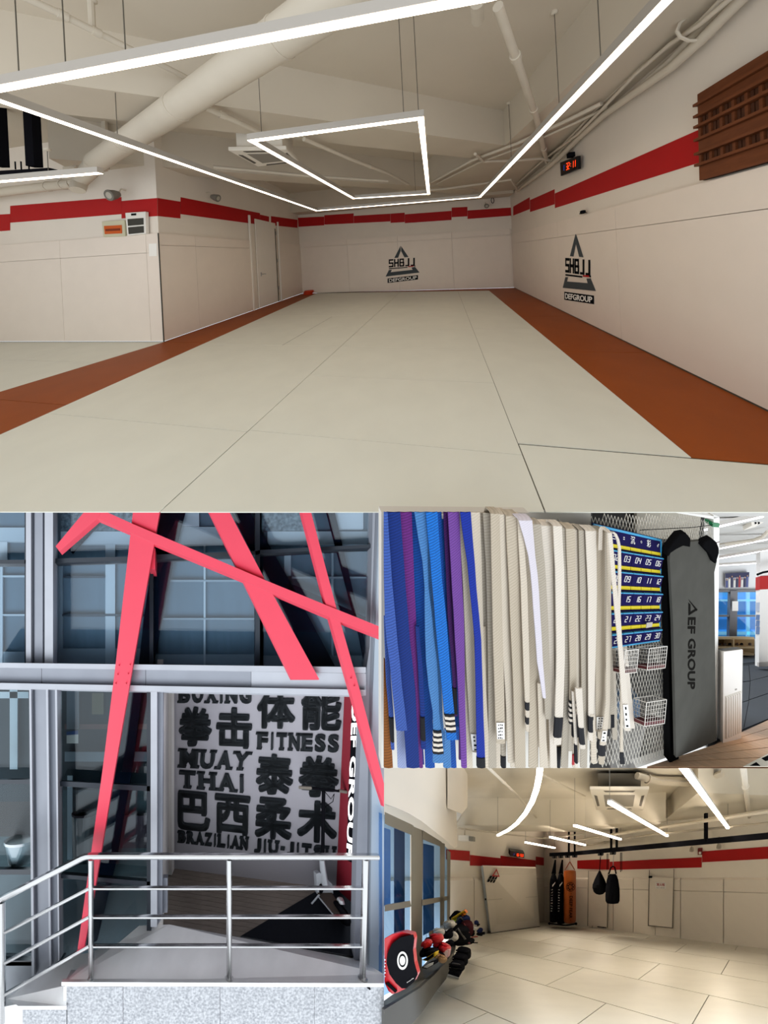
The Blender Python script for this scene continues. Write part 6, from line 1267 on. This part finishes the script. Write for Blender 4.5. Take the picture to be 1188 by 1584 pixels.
# heap of dark bags on the floor
for i, (lab, px, py, sx, sy, m) in enumerate((('large black kit bag slumped by the sill end', 713, 1446, 14, 17, blv), ('dark maroon kit bag behind the black one', 722, 1437, 9, 14, mat('dark_maroon_fabric', '3a1c20', .7, spec=0)), ('navy kit bag at the far side of the heap', 717, 1424, 9, 9, navyv), ('low black pouch lying before the heap', 722, 1456, 11, 5, blv))):
    Y = 4.7 + .1 * i; c = at(px, py, Y); t = thing('kit_bag', lab, 'bag', c - UP * sy / F * Y, 'kit bags on the floor'); u = RT * sx / F * Y; v = UP * sy / F * Y; w = -D4 * .14
    part(t, 'body', B().blob(c, u, w, v, 12, 8, .8), m, True); part(t, 'strap', B().tube([c - u * .7 + w * .9, c + v * .7 + w * .9, c + u * .8 + w * .8 - v * .3], .016, 6), mat('dark_red_strap', '6a2226', .6) if i % 2 else mat('grey_strap', '55524e', .6), True); part(t, 'pocket', B().blob(c - v * .3 + w * .75, u * .5, w * .3, v * .35, 10, 6, .7), m, True)
tag(obj('red_jump_rope', B().tube([f4(727, 1452) + UP * .012, f4(733, 1450) + UP * .012, f4(739, 1449.5) + UP * .012], .014, 6), redv, None, True), 'short red rope end on the floor beside the heap', 'rope')
tag(obj('black_strap', B().tube([f4(722, 1458.5) + UP * .01, f4(730, 1459) + UP * .01, f4(739, 1459) + UP * .01], .012, 6), blk, None, True), 'thin black strap lying on the floor before the heap', 'strap')
for i, (px, py, s, m) in enumerate(((735, 1436, .10, whv), (742, 1441, .10, navyv), (738, 1428, .08, navyv), (745, 1444, .08, blv), (731, 1443, .09, blv))):
    glove(['white glove tossed beside the leaning crash mat', 'navy glove touching the foot of the leaning crash mat', 'small navy glove on top of the tossed white one', 'small black glove against the foot of the leaning crash mat', 'black glove between the kit bags and the tossed white one'][i], px, py, 5.8, s, m, i * 1.1, blv)
# curved kick pads in front of the sill, leaning in a row
def kickpad(label, px, py, Y, sx, sy, face, lean):
    c = at(px, py, Y); t = thing('kick_pad', label, 'kick pad', c - UP * sy / F * Y, 'kick pads on the floor'); u = RT * sx / F * Y + UP * lean * sx / F * Y; v = UP * sy / F * Y; w = -D4 * .06
    part(t, 'body', B().blob(c, u, w, v, 14, 8, .55), blv, True); part(t, 'face', B().blob(c + w * .7 + v * .05, u * .8, w * .5, v * .75, 12, 8, .55), face, True)
    for s in (-.35, .1, .5): part(t, 'strap', B().tube([c - u * .9 + v * s + w * 1.2, c + v * s + w * 1.5, c + u * .9 + v * s + w * 1.2], .012, 6), whv if face is whv else blk, True)
kickpad('black kick pad furthest along the floor row', 718, 1474, 3.95, 10, 9, blv, -.2); kickpad('black kick pad in the middle of the floor row', 713, 1484, 3.75, 10, 9, blv, -.2); kickpad('worn black kick pad behind the striped one', 708, 1494, 3.6, 10, 8, mat('worn_dark_vinyl', '2c2622', .5), -.15)
t = thing('kick_pad', 'black and white striped kick pad at the head of the floor row', 'kick pad', f4(705, 1512), 'kick pads on the floor')
P = [f4(692, 1509), f4(710, 1515), f4(719, 1499), f4(714, 1493), f4(698, 1495)]; part(t, 'body', B().slab(P, UP * .10), blv, False, .012); part(t, 'sole', B().slab([lerp(p, sum(P, V()) / 5, -.03) for p in P], UP * .03), whv, False, .006)
for i in range(4): part(t, 'strap', B().tube([lerp(P[0], P[4], .15 + i * .22) + UP * .118, lerp(P[1], P[2], .15 + i * .22) + UP * .118], .02, 6), whv, True)
